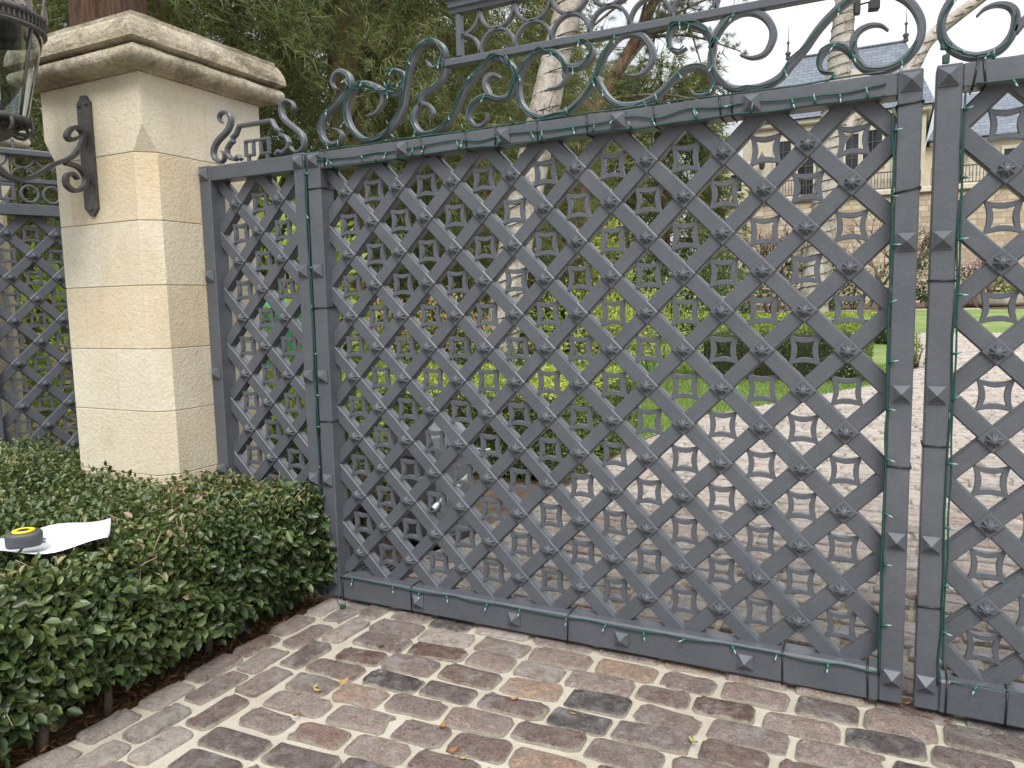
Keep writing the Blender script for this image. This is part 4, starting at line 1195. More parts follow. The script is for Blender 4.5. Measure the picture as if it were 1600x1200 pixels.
mb = MB(); mb.lathe([(0.017, 0.041), (0.029, 0.041), (0.03, 0.045), (0.027, 0.047), (0.0185, 0.047), (0.017, 0.0445)], n=28); mb.build("yellow_ring", YELLOW, tape)
mb = MB(); mb.lathe([(0.0, 0.0465), (0.0145, 0.0465), (0.0175, 0.043), (0.0175, 0.0405)], n=24); mb.build("centre_disc", BLACKTIE, tape)
mb = MB(); mb.box(0.044, 0.054, -0.011, 0.011, 0.002, 0.012, 0.001); mb.build("hook", STEEL, tape)

# ------------------------------------------------------------------ string lights on the gate
def light_string(label, cat, runs, ties, loc):
    """runs: list of (points, bulb spacing, out direction, hang)"""
    root = thing("string_lights", label, cat, loc, 0, "strings of small green-wired lights on the gate")
    lo = np.array(loc)
    for pts, gap, out in runs:
        P_ = smooth_path(pts, 4) - lo
        mb = MB(); mb.tube(P_, 0.0034, 5); mb.build("wire", GREENWIRE, root)
        if gap:
            seg = np.r_[0, np.cumsum(np.linalg.norm(np.diff(P_, axis=0), axis=1))]
            s_ = gap * 0.4
            while s_ < seg[-1]:
                q = np.array([np.interp(s_, seg, P_[:, k]) for k in range(3)])
                dirv = Vector((random.gauss(out[0], .35), out[1] - abs(random.gauss(0, .15)), random.gauss(out[2], .35))).normalized()
                b = obj("bulb_socket", ME_SOCK, root, q, dirv.to_track_quat('Z', 'Y').to_euler())
                obj("bulb", ME_BULB, b)
                s_ += gap * random.uniform(.75, 1.25)
    for tb in ties:
        x0, x1, y0, y1, z0, z1 = tb[:6]
        vert = tb[6]
        mb = MB(); a = 0.0035; e = 0.0022
        if vert == 'z':      # tie round a stile: horizontal loop
            z_ = (z0 + z1) / 2; sl = tb[7]
            for q in ([(x0 - e, y0 - e), (x1 + e, y0 - e)], [(x1 + e, y0 - e), (x1 + e, y1 + e)], [(x1 + e, y1 + e), (x0 - e, y1 + e)], [(x0 - e, y1 + e), (x0 - e, y0 - e)]):
                f_ = lambda p_: (p_[0] - lo[0], p_[1] - lo[1], z_ + sl * (p_[0] - x0) - lo[2])
                mb.tube([f_(q[0]), f_(q[1])], a, 6)
        else:
            x_ = (x0 + x1) / 2; sl = tb[7]
            for q in ([(y0 - e, z0 - e), (y1 + e, z0 - e)], [(y1 + e, z0 - e), (y1 + e, z1 + e)], [(y1 + e, z1 + e), (y0 - e, z1 + e)], [(y0 - e, z1 + e), (y0 - e, z0 - e)]):
                f_ = lambda p_: (x_ + sl * (p_[1] - z0) - lo[0], p_[0] - lo[1], p_[1] - lo[2])
                mb.tube([f_(q[0]), f_(q[1])], a, 6)
        mb.build("cable_tie", BLACKTIE, root)
    return root
mb = MB(); mb.lathe([(0.0, 0), (0.0042, 0.0), (0.0048, 0.012), (0.004, 0.021), (0.0, 0.021)], n=8); ME_SOCK = mb.mesh("bulb_socket", plain("green_socket", (0.015, 0.11, 0.085), 0.35))
mb = MB(); mb.lathe([(0.003, 0.021), (0.003, 0.03), (0.0008, 0.038), (0.0, 0.038)], n=7); ME_BULB = mb.mesh("bulb", CLEAR)
def wav(x0, x1, z, y, n, amp, zs=0.0):
    return [(x0 + (x1 - x0) * i / n, y + random.uniform(-.002, .0), z + zs * i / n + random.uniform(-amp, amp)) for i in range(n + 1)]
def wavv(z0, z1, x, y, n, amp, dx=0.0):
    return [(x + dx * i / n + random.uniform(-amp, amp), y, z0 + (z1 - z0) * i / n) for i in range(n + 1)]
def crest_run(key, a=0, b=None, jit=0.01, MX=lambda x: x):
    P_ = CREST[key][a:b]
    return [(MX(x) + random.uniform(-jit, jit), -0.022 - random.uniform(0, .004), z + random.uniform(-jit, jit)) for x, z in P_]
down = (0, -.3, -.8); side = (1, -.5, .1)
tr_ = lambda x: (x, x, -0.047, 0.05, 2.195, 2.272, 'x', random.uniform(-.12, .12))
br_ = lambda x: (x, x, -0.047, 0.05, 0.032, 0.158, 'x', random.uniform(-.05, .05))
light_string("green wired fairy lights along rails and stiles of the left gate leaf", "string lights",
    [(wav(0.03, 2.5, 2.232, -0.0525, 22, .012), .17, (0, -.3, -.8)), (wav(0.05, 2.5, 2.196, -0.053, 20, .006), .21, (0, -.4, .8)), (wav(0.03, 2.5, 2.278, -0.042, 18, .004), .3, (0, -.5, .7)),
     (wavv(2.26, 0.12, -0.05, -0.056, 20, .004), .22, side), (wavv(2.2, 0.9, -0.044, -0.055, 12, .004), 0, side),
     (wavv(2.16, 0.14, 2.527, -0.054, 20, .004, .01), .2, (1, -.6, .1)), (wavv(2.1, 0.2, 2.532, -0.0545, 16, .003), 0, side),
     (wav(0.05, 2.53, 0.15, -0.055, 22, .006), .2, (0, -.4, -.8))],
    [tr_(v) for v in (0.07, .49, .63, .86, 1.0, 1.2, 1.42, 1.7, 1.95, 1.99)] + [br_(v) for v in (0.06, .48, 1.3, 2.2, 2.5)] +
    [(-0.04, 0.04, -0.05, 0.05, z, z, 'z', .05) for z in (2.1, 1.52, 0.95)] + [(2.536, 2.612, -0.05, 0.05, z, z, 'z', s_) for z, s_ in ((1.87, .2), (0.92, -.05), (2.16, .1))], (-0.05, -0.05, 0.12))
light_string("green wired fairy lights wound round the scrolls on top of the gate", "string lights",
    [(crest_run('A', 2, 16), .25, down), (crest_run('B', 3, 28), .28, down), (crest_run('B', 5, 26), 0, down), (crest_run('C'), .12, down), (crest_run('D'), 0, down), (crest_run('E', 5, 28), .22, down), (crest_run('E', 7, 27), 0, down),
     (crest_run('F', 3, 22), .25, down), (crest_run('F', 2, 21), 0, down), (crest_run('F2'), .12, down), (crest_run('H', 0, 15), .18, down), (crest_run('K', 0, 4), .1, down), (crest_run('I', 0, 8), .14, down), (crest_run('I', 2, 22), .3, down), (crest_run('I', 26, 34), .2, down), (crest_run('J'), .2, down),
     ([(0.0, -.03, 2.30), (-0.03, -.05, 2.27), (0.06, -.05, 2.24), (0.1, -.055, 2.215)], .06, side),
     ([(0.18, -.02, 2.56), (0.42, -.03, 2.51), (0.47, -.03, 2.53), (0.43, -.03, 2.53), (0.49, -.03, 2.505)], .08, (0, -.5, .8))], [], (0.2, -0.02, 2.29))
MXf = lambda x: 2 * XC - x
light_string("green wired fairy lights on the stile, rails and scrolls of the right gate leaf", "string lights",
    [(wavv(2.2, 0.14, MXf(2.53), -0.054, 20, .004, -.008), .2, (1, -.6, .1)), (wavv(2.15, .2, MXf(2.526), -0.0545, 14, .003), 0, side), (wav(MXf(2.5), 4.4, 0.162, -0.052, 14, .004), .2, (0, -.4, -.8)), (wav(MXf(2.5), 4.4, 2.276, -0.04, 14, .006), .12, (0, -.4, .8)), (wav(MXf(2.5), 4.4, 2.2, -0.053, 12, .004), .25, down),
     (crest_run('I', 16, 30, .008, MXf), .2, down), (crest_run('I', 28, 34, .008, MXf), .2, down)],
    [(MXf(2.612), MXf(2.536), -0.05, 0.05, z, z, 'z', s_) for z, s_ in ((1.57, -.03), (1.0, 0), (0.42, .03))] + [(v, v, -0.047, 0.05, 2.195, 2.272, 'x', s_) for v, s_ in ((2.755, .15), (2.79, -.1))] + [(v, v, -0.047, 0.05, 0.032, 0.158, 'x', 0.02) for v in (2.75, 2.93)], (MXf(2.53), -0.05, 0.12))
plug = thing("cord_plug", "small green plug on its wire at the gate corner on the cobbles", "plug", (0.11, -0.115, 0.018), .5)
mb = MB(); mb.box(-0.014, 0.014, -0.009, 0.009, 0.0, 0.02, 0.003); mb.build("plug_body", GREENWIRE, plug)
mb = MB(); mb.tube([(-.012, 0, .012), (-.03, .012, .03), (-.015, .04, .07), (-.03, .055, .11)], 0.0026, 5); mb.build("wire", GREENWIRE, plug)
# little green junction clip on the right crest
clip = thing("light_clip", "green light string connector hanging beside the right gate leaf scroll", "connector", (2.675, -0.015, 2.31), .2)
mb = MB(); mb.box(-0.016, 0.016, -.008, .008, 0.02, 0.045, .003); mb.box(-0.009, 0.012, -.007, .007, -0.025, 0.004, .002); mb.build("plug_body", GREENWIRE, clip)
mb = MB(); mb.tube([(0, 0, .02), (.006, 0, .01), (0, 0, 0)], .003, 5); mb.build("wire", GREENWIRE, clip)

# ------------------------------------------------------------------ dry leaves on the cobbles
LV = [((0.55, -0.40), .05, .05, "curled brown dry leaf standing on the pale cobbles below the gate"), ((0.60, -0.73), .075, .62, "long orange-brown dry leaf nearest the hedge border"),
      ((0.55, -0.82), .05, .72, "flat tan leaf lying next to the long orange-brown leaf"), ((0.60, -0.99), .045, .2, "dark brown crumpled leaf at the edge of a black cobble"),
      ((1.14, -0.84), .06, .45, "rusty leaf across a red-brown cobble in the foreground"), ((1.25, -0.95), .06, .3, "narrow dark dry leaf at the bottom of the foreground cobbles"),
      ((1.30, -0.97), .04, .78, "small yellow leaf beside the narrow dark dry leaf"), ((1.29, -0.56), .05, .58, "tan leaf in the mortar in the middle of the cobbles"),
      ((1.97, -0.56), .055, 1.0, "greenish leaf on the cobbles in front of the gate's right half"), ((1.53, -0.56), .03, .66, "tiny tan leaf right of the middle cobbles"),
      ((2.63, 0.0), .045, .8, "yellow leaf scraps in the gap under the two gate stiles"), ((0.52, -0.80), .04, .95, "pale green leaf fragment beside the flat tan leaf")]
for i, (xy, s_, rv_, lab) in enumerate(LV):
    s_ = s_ * 0.8; nu = 6; V = []
    cur = random.uniform(.15, .5)
    for k in range(nu + 1):
        a = k / nu; wv = math.sin(math.pi * min(1, a * 0.96 + .02)) ** .8 * .22
        for q in (-1, 0, 1):
            V.append(((a - .5) * s_, q * wv * s_, s_ * (cur * (2 * a - 1) ** 2 * .6 + abs(q) * cur * .35)))
    F = [(k * 3 + j, k * 3 + j + 1, k * 3 + j + 4, k * 3 + j + 3) for k in range(nu) for j in range(2)]
    o = obj("dry_leaf", mesh_np("dry_leaf", V, [np.array(F)], DRYLEAF, {'rnd': np.full(len(V), rv_)}, True), None, (*xy, 0.019), (random.uniform(-.2, .2), random.uniform(-.2, .2), random.uniform(0, TAU)))
    tag(o, lab, "leaf", "dry leaves on the cobbles")

# ------------------------------------------------------------------ garden behind the gate
boxhedge("box_hedge", "low clipped box hedge right behind the gate with bright yellow-green top", -3.6, 0.08, 2.75, 5.1, 0.76, BOX_LEAF, 2600, 0.03, 21, .5, .62)
boxhedge("box_hedge", "dark square clipped hedge beyond the lawn at the drive's bend", -0.7, 2.2, 11.4, 14.6, 0.92, BOX_LEAF, 800, 0.05, 22, .3, .45)
boxhedge("box_hedge", "long low clipped hedge between the two far lawns", -4.0, 3.0, 19.5, 20.6, 0.75, BOX_LEAF, 380, 0.075, 23, .5, .5, z0=gz(20))
S_ = [("azalea_bush", "pink-tipped azalea bush at left behind the low hedge", -3.9, 5.3, .85, 1.62, AZALEA_LEAF, 2600, .06, .62, 0),
      ("azalea_bush", "reddish azalea bush beside the white wrapped trunk", -3.0, 6.3, .85, 1.62, AZALEA_LEAF, 2600, .06, .58, 0),
      ("camellia_bush", "dark camellia bush below the pink azaleas", -3.15, 4.9, .75, 1.15, DARK_LEAF, 2200, .07, .5, 0),
      ("camellia_bush", "dark glossy bush just left of the wrapped trunk's foot", -2.1, 5.7, .6, 0.95, DARK_LEAF, 1800, .07, .5, 0),
      ("flowering_shrub", "yellow-green shrub with white flowers right of the wrapped trunk", -2.0, 8.6, .95, 1.6, SHRUB_LEAF, 2600, .07, .68, 26),
      ("flowering_shrub", "yellow-green shrub with white flowers below the redwood trunk", -1.75, 10.2, .95, 1.6, SHRUB_LEAF, 2600, .07, .72, 26),
      ("flowering_shrub", "lighter flowering shrub left of the square hedge", -1.55, 12.0, 1.0, 1.6, SHRUB_LEAF, 2400, .08, .62, 20),
      ("bright_shrub", "tall bright yellow-green shrub in front of the dark trees", -3.5, 14.4, .55, 3.5, SHRUB_LEAF, 2200, .11, .82, 0),
      ("broadleaf_shrub", "bright green broad-leaved shrub behind the narrow panel", -2.3, 2.2, .7, 2.3, SHRUB_LEAF, 1500, .12, .5, 0),
      ("broadleaf_shrub", "low green leafy plant behind the foot of the narrow panel", -1.45, 1.5, .5, 0.85, SHRUB_LEAF, 1200, .09, .45, 0),
      ("broadleaf_shrub", "leafy yellow-green plants seen through the left lattice panel", -3.9, 1.6, .8, 2.0, SHRUB_LEAF, 2000, .11, .5, 0),
      ("dark_shrub", "dark low shrub in the shade behind the gate's lower left corner", -0.75, 1.05, .5, 0.8, DARK_LEAF, 1800, .06, .35, 0),
      ("dark_shrub", "round dark shrub at the left foot of the house", -3.9, 35.4, 1.7, 1.9, DARK_LEAF, 1500, .2, .6, 0),
      ("dark_shrub", "round dark shrub under the house's middle windows", -1.0, 36.5, 1.7, 2.1, DARK_LEAF, 1500, .2, .5, 0),
      ("dark_shrub", "round dark shrub left of the gate's meeting stiles by the house", 1.0, 37.6, 1.6, 2.0, DARK_LEAF, 1500, .2, .6, 0),
      ("dark_shrub", "upright dark shrub seen between the two gate leaves", 4.2, 38.3, .9, 2.5, DARK_LEAF, 1200, .2, .5, 0),
      ("bright_shrub", "rounded bright bush growing over the pale stone planter", 7.0, 39.6, 1.3, 1.6, BOX_LEAF, 1300, .2, .6, 0),
      ("dark_shrub", "wide dark shrub below the distant conifer at left", -6.2, 24.2, 2.0, 2.6, DARK_LEAF, 2200, .2, .6, 0),
      ("dark_shrub", "wide dark shrub below the conifer beside the house", -3.9, 25.4, 2.0, 2.4, DARK_LEAF, 2200, .2, .65, 0),
      ("bright_shrub", "small round bush at the drive edge, seen between the gate leaves", 3.05, 14.6, .3, .55, BOX_LEAF, 500, .06, .55, 0),
      ("dark_shrub", "dark undergrowth left of the redwood trunk", -8.6, 15.0, 2.4, 3.0, DARK_LEAF, 3000, .16, .55, 0),
      ("dark_shrub", "dark undergrowth right of the redwood trunk", -4.9, 17.2, 1.7, 1.8, DARK_LEAF, 2600, .15, .55, 0)]
for i, (nm, lab, x, y, rad, h, m_, nl, sz_, bias, fl) in enumerate(S_):
    zz = gz(y) + (0.25 if y > 38.5 and x > 6 else 0)
    shrub(nm, lab, "shrub", x, y, zz, rad, h, m_, nl, sz_, 40 + i, bias, None, .3, fl)

def strap_plant(label, x, y, n, h, seed):
    t_ = thing("lily_clump", label, "plant", (x, y, 0), group="clumps of strap-leaved lilies")
    r = random.Random(seed)
    for k in range(n):
        a = r.uniform(0, TAU); Ln = h * r.uniform(.8, 1.3); V = []
        out = r.uniform(.5, 1.0)
        ca, sa = math.cos(a), math.sin(a)
        for j in range(7):
            tt = j / 6
            rr = .04 + out * Ln * .75 * tt ** 1.3; zz = Ln * (1.25 * tt - .62 * tt * tt * out * 1.2)
            wv = .032 * (1 - tt) ** .6 + .001
            V += [(rr * ca - wv * sa, rr * sa + wv * ca, max(.01, zz)), (rr * ca, rr * sa, max(.01, zz - .008)), (rr * ca + wv * sa, rr * sa - wv * ca, max(.01, zz))]
        F = [(j * 3 + q, j * 3 + q + 1, j * 3 + q + 4, j * 3 + q + 3) for j in range(6) for q in range(2)]
        obj("strap_leaf", mesh_np("strap_leaf", V, [np.array(F)], STRAP_LEAF, {'rnd': np.full(len(V), r.uniform(.1, .95))}, True), t_)
    return t_
strap_plant("strap-leaved lily clump behind the low hedge, left one", -1.75, 6.6, 46, .8, 1)
strap_plant("strap-leaved lily clump under the white flowering shrub", -1.15, 7.6, 46, .8, 2)
strap_plant("strap-leaved lily clump at the edge of the lawn, furthest right", -0.95, 9.2, 40, .75, 3)

# ------------------------------------------------------------------ trees
def wires(mbname, path, radii, pitch, root, r=0.009, off=0.008):
    pts = smooth_path(path, 12); R = np.interp(np.linspace(0, 1, len(pts)), np.linspace(0, 1, len(radii)), radii)
    seg = np.r_[0, np.cumsum(np.linalg.norm(np.diff(pts, axis=0), axis=1))]
    n = int(seg[-1] / pitch * 14)
    out = []
    for i in range(n):
        s_ = seg[-1] * i / n
        c_ = np.array([np.interp(s_, seg, pts[:, k]) for k in range(3)]); rr = np.interp(s_, seg, R) * 1.06 + off
        a = TAU * i / 14 + .2 * math.sin(i * .37)
        out.append((c_[0] + rr * math.cos(a), c_[1] + rr * math.sin(a), c_[2] + .04 * math.sin(a * 1.0 + 1)))
    mb = MB(); mb.tube(out, r, 5); mb.build(mbname, BLACKTIE, root)

def limb(root, pts, radii, m, n=8, lump=.05, seed=0):
    trunk_mesh(pts, radii, n, lump, seed).build("limb", m, root)

# pale trunk wrapped in light wire behind the low hedge
t4 = thing("wrapped_tree", "leaning pale-barked tree wrapped in dark light wire behind the low hedge", "tree", (-3.0, 7.5, 0))
pa = [(-0.1, -.05, -0.1), (0.0, 0.05, .4), (0.15, .35, 2.0), (0.36, .62, 3.4), (0.62, .95, 5.0), (0.95, 1.3, 6.6), (1.4, 1.7, 8.6)]
ra = [.34, .29, .26, .25, .235, .22, .19]
trunk_mesh(pa, ra, 16, .05, 3).build("trunk", PALEBARK, t4)
wires("light_wire", pa, ra, .3, t4)
limb(t4, [(0.9, 1.25, 6.4), (0.2, 1.6, 7.6), (-.8, 2.2, 9.0)], [.13, .1, .06], PALEBARK)
P, O, tn, C = clumps((.9, 1.8, 11.0), (3.5, 3.5, 2.6), 70, 40, .8, 5)
n = len(P); leaves("crown", P, rdir(n), rdir(n), RNG.uniform(.1, .2, n), RNG.uniform(.06, .12, n), SHRUB_LEAF, .35 + tn, t4)
mb = MB()
for k in range(40):   # a wispy knot of twigs on the trunk
    a = random.uniform(-2.6, .3); q = np.array([0.55 + .2 * math.cos(a), .85 + .2 * math.sin(a), 4.35 + random.uniform(-.2, .2)])
    dd = np.array([math.cos(a), math.sin(a), random.uniform(-.6, .6)]) * random.uniform(.12, .35)
    mb.tube([tuple(q), tuple(q + dd * .6 + np.array([0, 0, .03])), tuple(q + dd)], [.008, .005, .003], 5)
o = mb.build("twig_tuft", TWIG, t4); o["kind"] = "stuff"

# right wrapped tree in front of the house
t5 = thing("wrapped_tree", "pale tree wrapped in light wire standing in front of the house", "tree", (0.2, 25.0, gz(25)))
pa = [(-.05, 0, -.2), (.03, .0, 1.2), (.2, .35, 3.4), (.4, .85, 6.3), (.58, 1.3, 9.0), (.72, 1.7, 11.6), (.9, 2.2, 14.5)]
ra = [.52, .47, .44, .41, .37, .32, .25]
trunk_mesh(pa, ra, 14, .05, 8).build("trunk", PALEBARK, t5)
wires("light_wire", pa, ra, .36, t5, .014, .012)
lp = [(.40, .85, 6.2), (1.2, 1.3, 7.15), (2.0, 1.75, 7.95), (2.8, 2.3, 8.8), (3.4, 2.75, 9.9), (5.2, 3.9, 11.5), (7.0, 5.0, 13.0)]
limb(t5, lp, [.26, .24, .23, .22, .22, .2, .17], PALEBARK, 10, .05, 9)
wires("light_wire", lp, [.26, .24, .23, .22, .22, .2, .17], .45, t5, .014, .012)
P, O, tn, C = clumps((2, 3, 18.5), (6, 6, 3.2), 80, 30, 1.1, 6)
n = len(P); leaves("crown", P, rdir(n), rdir(n), RNG.uniform(.15, .3, n), RNG.uniform(.08, .16, n), SHRUB_LEAF, .35 + tn, t5)
fl = thing("floodlight", "small dark floodlight bracketed on the wrapped tree before the house", "floodlight", (1.28, 26.55, 11.25), .2)
mb = MB(); mb.box(-.1, .1, -.12, .1, -.2, .25, .02); mb.build("mount", BLACKTIE, fl)
mb = MB(); mb.tube([(.05, -.05, .1), (.3, -.1, .14), (.42, -.12, .1)], .03, 6); mb.build("arm", BLACKTIE, fl)
mb = MB(); mb.box(.34, .68, -.3, .04, -.16, .16, .03); mb.build("lamp_head", BLACKTIE, fl)

def needle_crown(root, name, segs, per, ln, wd_, m, bias, droop=.5, spread=.35, seed=0, off=(0, 0, 0)):
    """sprays of thin blades along twig segments: segs (k,2,3)"""
    r = np.random.default_rng(seed)
    k = len(segs)
    tt = r.uniform(0, 1, (k, per, 1))
    P = (segs[:, None, 0] * (1 - tt) + segs[:, None, 1] * tt).reshape(-1, 3)
    ax = np.repeat(unit(segs[:, 1] - segs[:, 0]), per, 0)
    D = unit(ax * .7 + r.normal(0, spread * 1.4, (len(P), 3)) + np.array([0, 0, -droop]) * r.uniform(0, 1, (len(P), 1)))
    S = unit(np.cross(D, r.normal(0, 1, (len(P), 3))))
    Ln = ln * r.uniform(.5, 1.3, (len(P), 1))
    P = P + r.normal(0, .02, P.shape)
    V = np.stack([P - S * wd_ * .5, P + S * wd_ * .5, P + D * Ln], 1).reshape(-1, 3)
    tone = np.repeat(r.normal(0, .17, k), per) + r.normal(0, .1, k * per)
    rn = np.clip(bias + tone, 0, 1)
    return obj(name, mesh_np(name, V - np.array(off), [np.arange(len(V)).reshape(-1, 3)], m, {'rnd': np.repeat(rn, 3)}), root)

def conifer(name, label, x, y, z, h, rad, zlow, nseg, per, ln, wd_, m, bias, seed, trunk_r=.3, tm=REDBARK, droop=.6, shape=.75, twl=.5):
    root = thing(name, label, "tree", (x, y, z))
    r = np.random.default_rng(seed)
    trunk_mesh([(0, 0, -.3), (.05, .03, h * .3), (-.04, .06, h * .65), (0, 0, h)], [trunk_r * 1.15, trunk_r, trunk_r * .7, .04], 12, .06, seed).build("trunk", tm, root)
    q = r.uniform(0, 1, nseg) ** .8
    zz = zlow + (h - zlow) * q
    prof = np.where(q < .25, .72 + q * 1.1, 1.0 - (q - .25) * shape) * rad
    a = r.uniform(0, TAU, nseg)
    lobes = 1 + .2 * np.sin(a * 5 + zz * 1.3 + seed) + .14 * np.sin(a * 9 - zz * 2.1)
    rr = prof * lobes * r.uniform(.3, 1.0, nseg) ** .45
    A = np.c_[rr * np.cos(a), rr * np.sin(a), zz]
    out = unit(np.c_[np.cos(a), np.sin(a), r.normal(-.15, .35, nseg)] + r.normal(0, .25, (nseg, 3)))
    segs = np.stack([A, A + out * twl * r.uniform(.5, 1.3, (nseg, 1))], 1)
    needle_crown(root, "crown", segs, per, ln, wd_, m, bias, droop, .3, seed)
    mb = MB()
    for k in range(26):
        i = r.integers(0, nseg); p1 = A[i]
        mb.tube([(0, 0, max(.3, p1[2] - rr[i] * .25)), tuple(p1 * np.array([.5, .5, 1]) + np.array([0, 0, -.05])), tuple(p1)], [.06, .035, .012], 6)
    o_ = mb.build("branches", tm, root); o_["kind"] = "stuff"
    return root
conifer("feathery_conifer", "large feathery dark green conifer right of the stone pier", -7.9, 10.2, 0, 13, 3.9, 1.0, 9500, 13, .3, .017, NEEDLE, .42, 61, .35, twl=.6)
conifer("feathery_conifer", "feathery conifer directly behind the stone pier's cap", -9.6, 7.4, 0, 14, 2.9, 1.4, 6000, 13, .28, .02, NEEDLE, .36, 62, .35)
conifer("feathery_conifer", "olive conifer behind the overthrow, left of the wrapped trunk", -7.0, 14.6, 0, 15, 3.3, 1.5, 6500, 12, .34, .024, NEEDLE, .5, 63, .35)
conifer("dark_conifer", "mid-distance dark conifer left of the stone house", -6.3, 29.3, gz(29), 10.6, 3.0, .4, 4200, 10, .45, .05, NEEDLE, .4, 64, .35, shape=.55)
conifer("dark_conifer", "dark conifer between the wrapped trunk and the redwood", -10.5, 24.5, gz(24), 11.5, 3.2, .4, 4200, 10, .42, .045, NEEDLE, .42, 65, .35)
conifer("dark_conifer", "dark distant conifer behind the pink azaleas", -14.5, 19.5, gz(19), 13, 4.2, .3, 5200, 10, .42, .04, NEEDLE, .38, 66, .35)
conifer("dark_conifer", "tall dark conifer at the far left behind the lantern", -12.2, 5.6, 0, 14, 3.2, .8, 5200, 12, .3, .024, NEEDLE, .3, 67, .35)
conifer("dark_conifer", "dark conifer deep behind the left lattice panel", -14.5, 11.0, 0, 15, 3.8, .5, 5200, 12, .34, .03, NEEDLE, .3, 68, .35)
t0 = thing("redwood_tree", "thick red-brown redwood trunk rising behind the stone pier", "tree", (-5.85, 3.3, 0))
trunk_mesh([(0, 0, -.2), (.02, .0, 2), (.0, .03, 5), (.05, .05, 9), (0, .1, 13)], [.52, .44, .4, .34, .2], 18, .07, 12).build("trunk", REDBARK, t0)
r = np.random.default_rng(71); k = 2600
a = r.uniform(0, TAU, k); zz = r.uniform(5.2, 13, k); rr = r.uniform(.4, 2.6, k)
A = np.c_[rr * np.cos(a), rr * np.sin(a), zz - rr * .25]
segs = np.stack([A, A + np.c_[np.cos(a), np.sin(a), -.4 + 0 * a] * .45], 1)
needle_crown(t0, "crown", segs, 12, .2, .02, NEEDLE, .35, .5, .4, 72)
# pine with a brown trunk leaning right, open crown against the sky
t3 = thing("pine_tree", "brown-trunked pine leaning right with an open needle crown against the sky", "tree", (-5.6, 17.8, gz(17.8)))
pa = [(0.05, 0, -.2), (.02, 0, 2), (-.12, .3, 6.0), (.42, .75, 7.2), (1.35, 1.4, 8.95), (2.1, 1.8, 10.8), (2.6, 2.2, 13)]
trunk_mesh(pa, [.56, .5, .42, .2, .16, .13, .08], 14, .06, 14).build("trunk", REDBARK, t3)
tips = [(3.83, 2.4, 6.9), (3.45, 2.5, 8.95), (1.65, 1.4, 7.3), (-.9, 1.5, 9.4), (2.7, 1.0, 9.0), (3.15, 2.2, 7.85), (.8, 1.1, 8.1), (4.6, 2.6, 10.2), (0.4, 1.6, 10.4), (3.0, 3.2, 10.9), (2.2, .6, 10.2), (-1.6, .8, 7.9), (1.9, 2.6, 9.6), (4.2, 2.0, 8.3), (-.4, .6, 11.0), (3.9, 2.9, 11.5)]
segs = []
rr_ = random.Random(5)
for i, tp in enumerate(tips):
    st = pa[3 + i % 3]; tp = np.array(tp); st = np.array(st)
    mid = (st + tp) / 2 + np.array([0, 0, .25])
    path = smooth_path([st, mid, tp], 6)
    mb = MB(); mb.tube(path, np.linspace(.06, .014, len(path)), 7); mb.build("branch", TWIG, t3)
    for k in range(26):
        j = rr_.randrange(3, len(path)); q = path[j]
        dd = np.array([rr_.gauss(0, 1), rr_.gauss(0, 1), rr_.gauss(.1, .7)]); dd /= np.linalg.norm(dd)
        e = q + dd * rr_.uniform(.25, .85)
        if k % 2 == 0:
            mb = MB(); mb.tube([tuple(q), tuple((q + e) / 2 + np.array([0, 0, .05])), tuple(e)], [.012, .009, .005], 5)
            segs_b = mb
            if 'twig_mb' not in globals(): twig_mb = MB()
            twig_mb.add(mb.v, mb.f, True)
        segs.append((e - dd * .12, e))
o = twig_mb.build("twigs", TWIG, t3); o["kind"] = "stuff"
needle_crown(t3, "crown", np.array(segs), 60, .2, .0085, PINE_NEEDLE, .55, .12, .75, 81)

# far woods that read as one mass, left of the house
P, O, tn, C = clumps((-26, 38, 5), (18, 7, 7), 700, 40, 2.0, 91)
P2, O2, tn2, C2 = clumps((-32, 12, 5), (6, 20, 8), 500, 40, 2.0, 92)
P = np.concatenate([P, P2]); tn = np.concatenate([tn, tn2]); P[:, 2] = np.abs(P[:, 2]); n = len(P)
leaves("far_woods", P, rdir(n), rdir(n), RNG.uniform(.3, .7, n), RNG.uniform(.15, .4, n), DARK_LEAF, .55 + tn, None, kind="stuff")

# bare crepe myrtles with pinkish buds in front of the house
def bare_tree(label, x, y, h, seed, blossom=0):
    root = thing("crepe_myrtle", label, "tree", (x, y, gz(y)), group="bare multi-stemmed trees by the house")
    r = random.Random(seed); ends = []
    tw = MB(); lim = []
    def grow(p_, d_, L_, rad, lev):
        q = p_ + d_ * L_
        m_ = (p_ + q) / 2 + Vector((r.gauss(0, .05), r.gauss(0, .05), 0)) * L_
        if lev == 0:
            mb = MB(); mb.tube([p_, m_, q], [rad, rad * .85, rad * .7], 7); mb.build("stem", TWIG, root)
        else:
            tw.tube([p_, m_, q], [rad, rad * .85, rad * .65], 5)
        if lev >= 4: ends.append(q); return
        for k in range(3 if lev else 3):
            dd = (d_ + Vector((r.gauss(0, .42), r.gauss(0, .42), r.gauss(.12, .2)))).normalized()
            grow(q, dd, L_ * r.uniform(.6, .85), rad * .62, lev + 1)
    for k in range(4):
        a = TAU * k / 4 + r.uniform(0, 1)
        grow(Vector((.15 * math.cos(a), .15 * math.sin(a), -.1)), Vector((.35 * math.cos(a), .35 * math.sin(a), 1)).normalized(), h * .3, .085, 0)
    o_ = tw.build("twigs", TWIG, root); o_["kind"] = "stuff"
    if blossom:
        E_ = np.array(ends); E_ = np.repeat(E_, blossom, 0) + RNG.normal(0, .12, (len(E_) * blossom, 3)); n = len(E_)
        o_ = leaves("buds", E_, rdir(n), rdir(n), RNG.uniform(.05, .1, n), RNG.uniform(.04, .07, n), BLOSSOM, RNG.uniform(0, 1, n), root); o_["kind"] = "stuff"
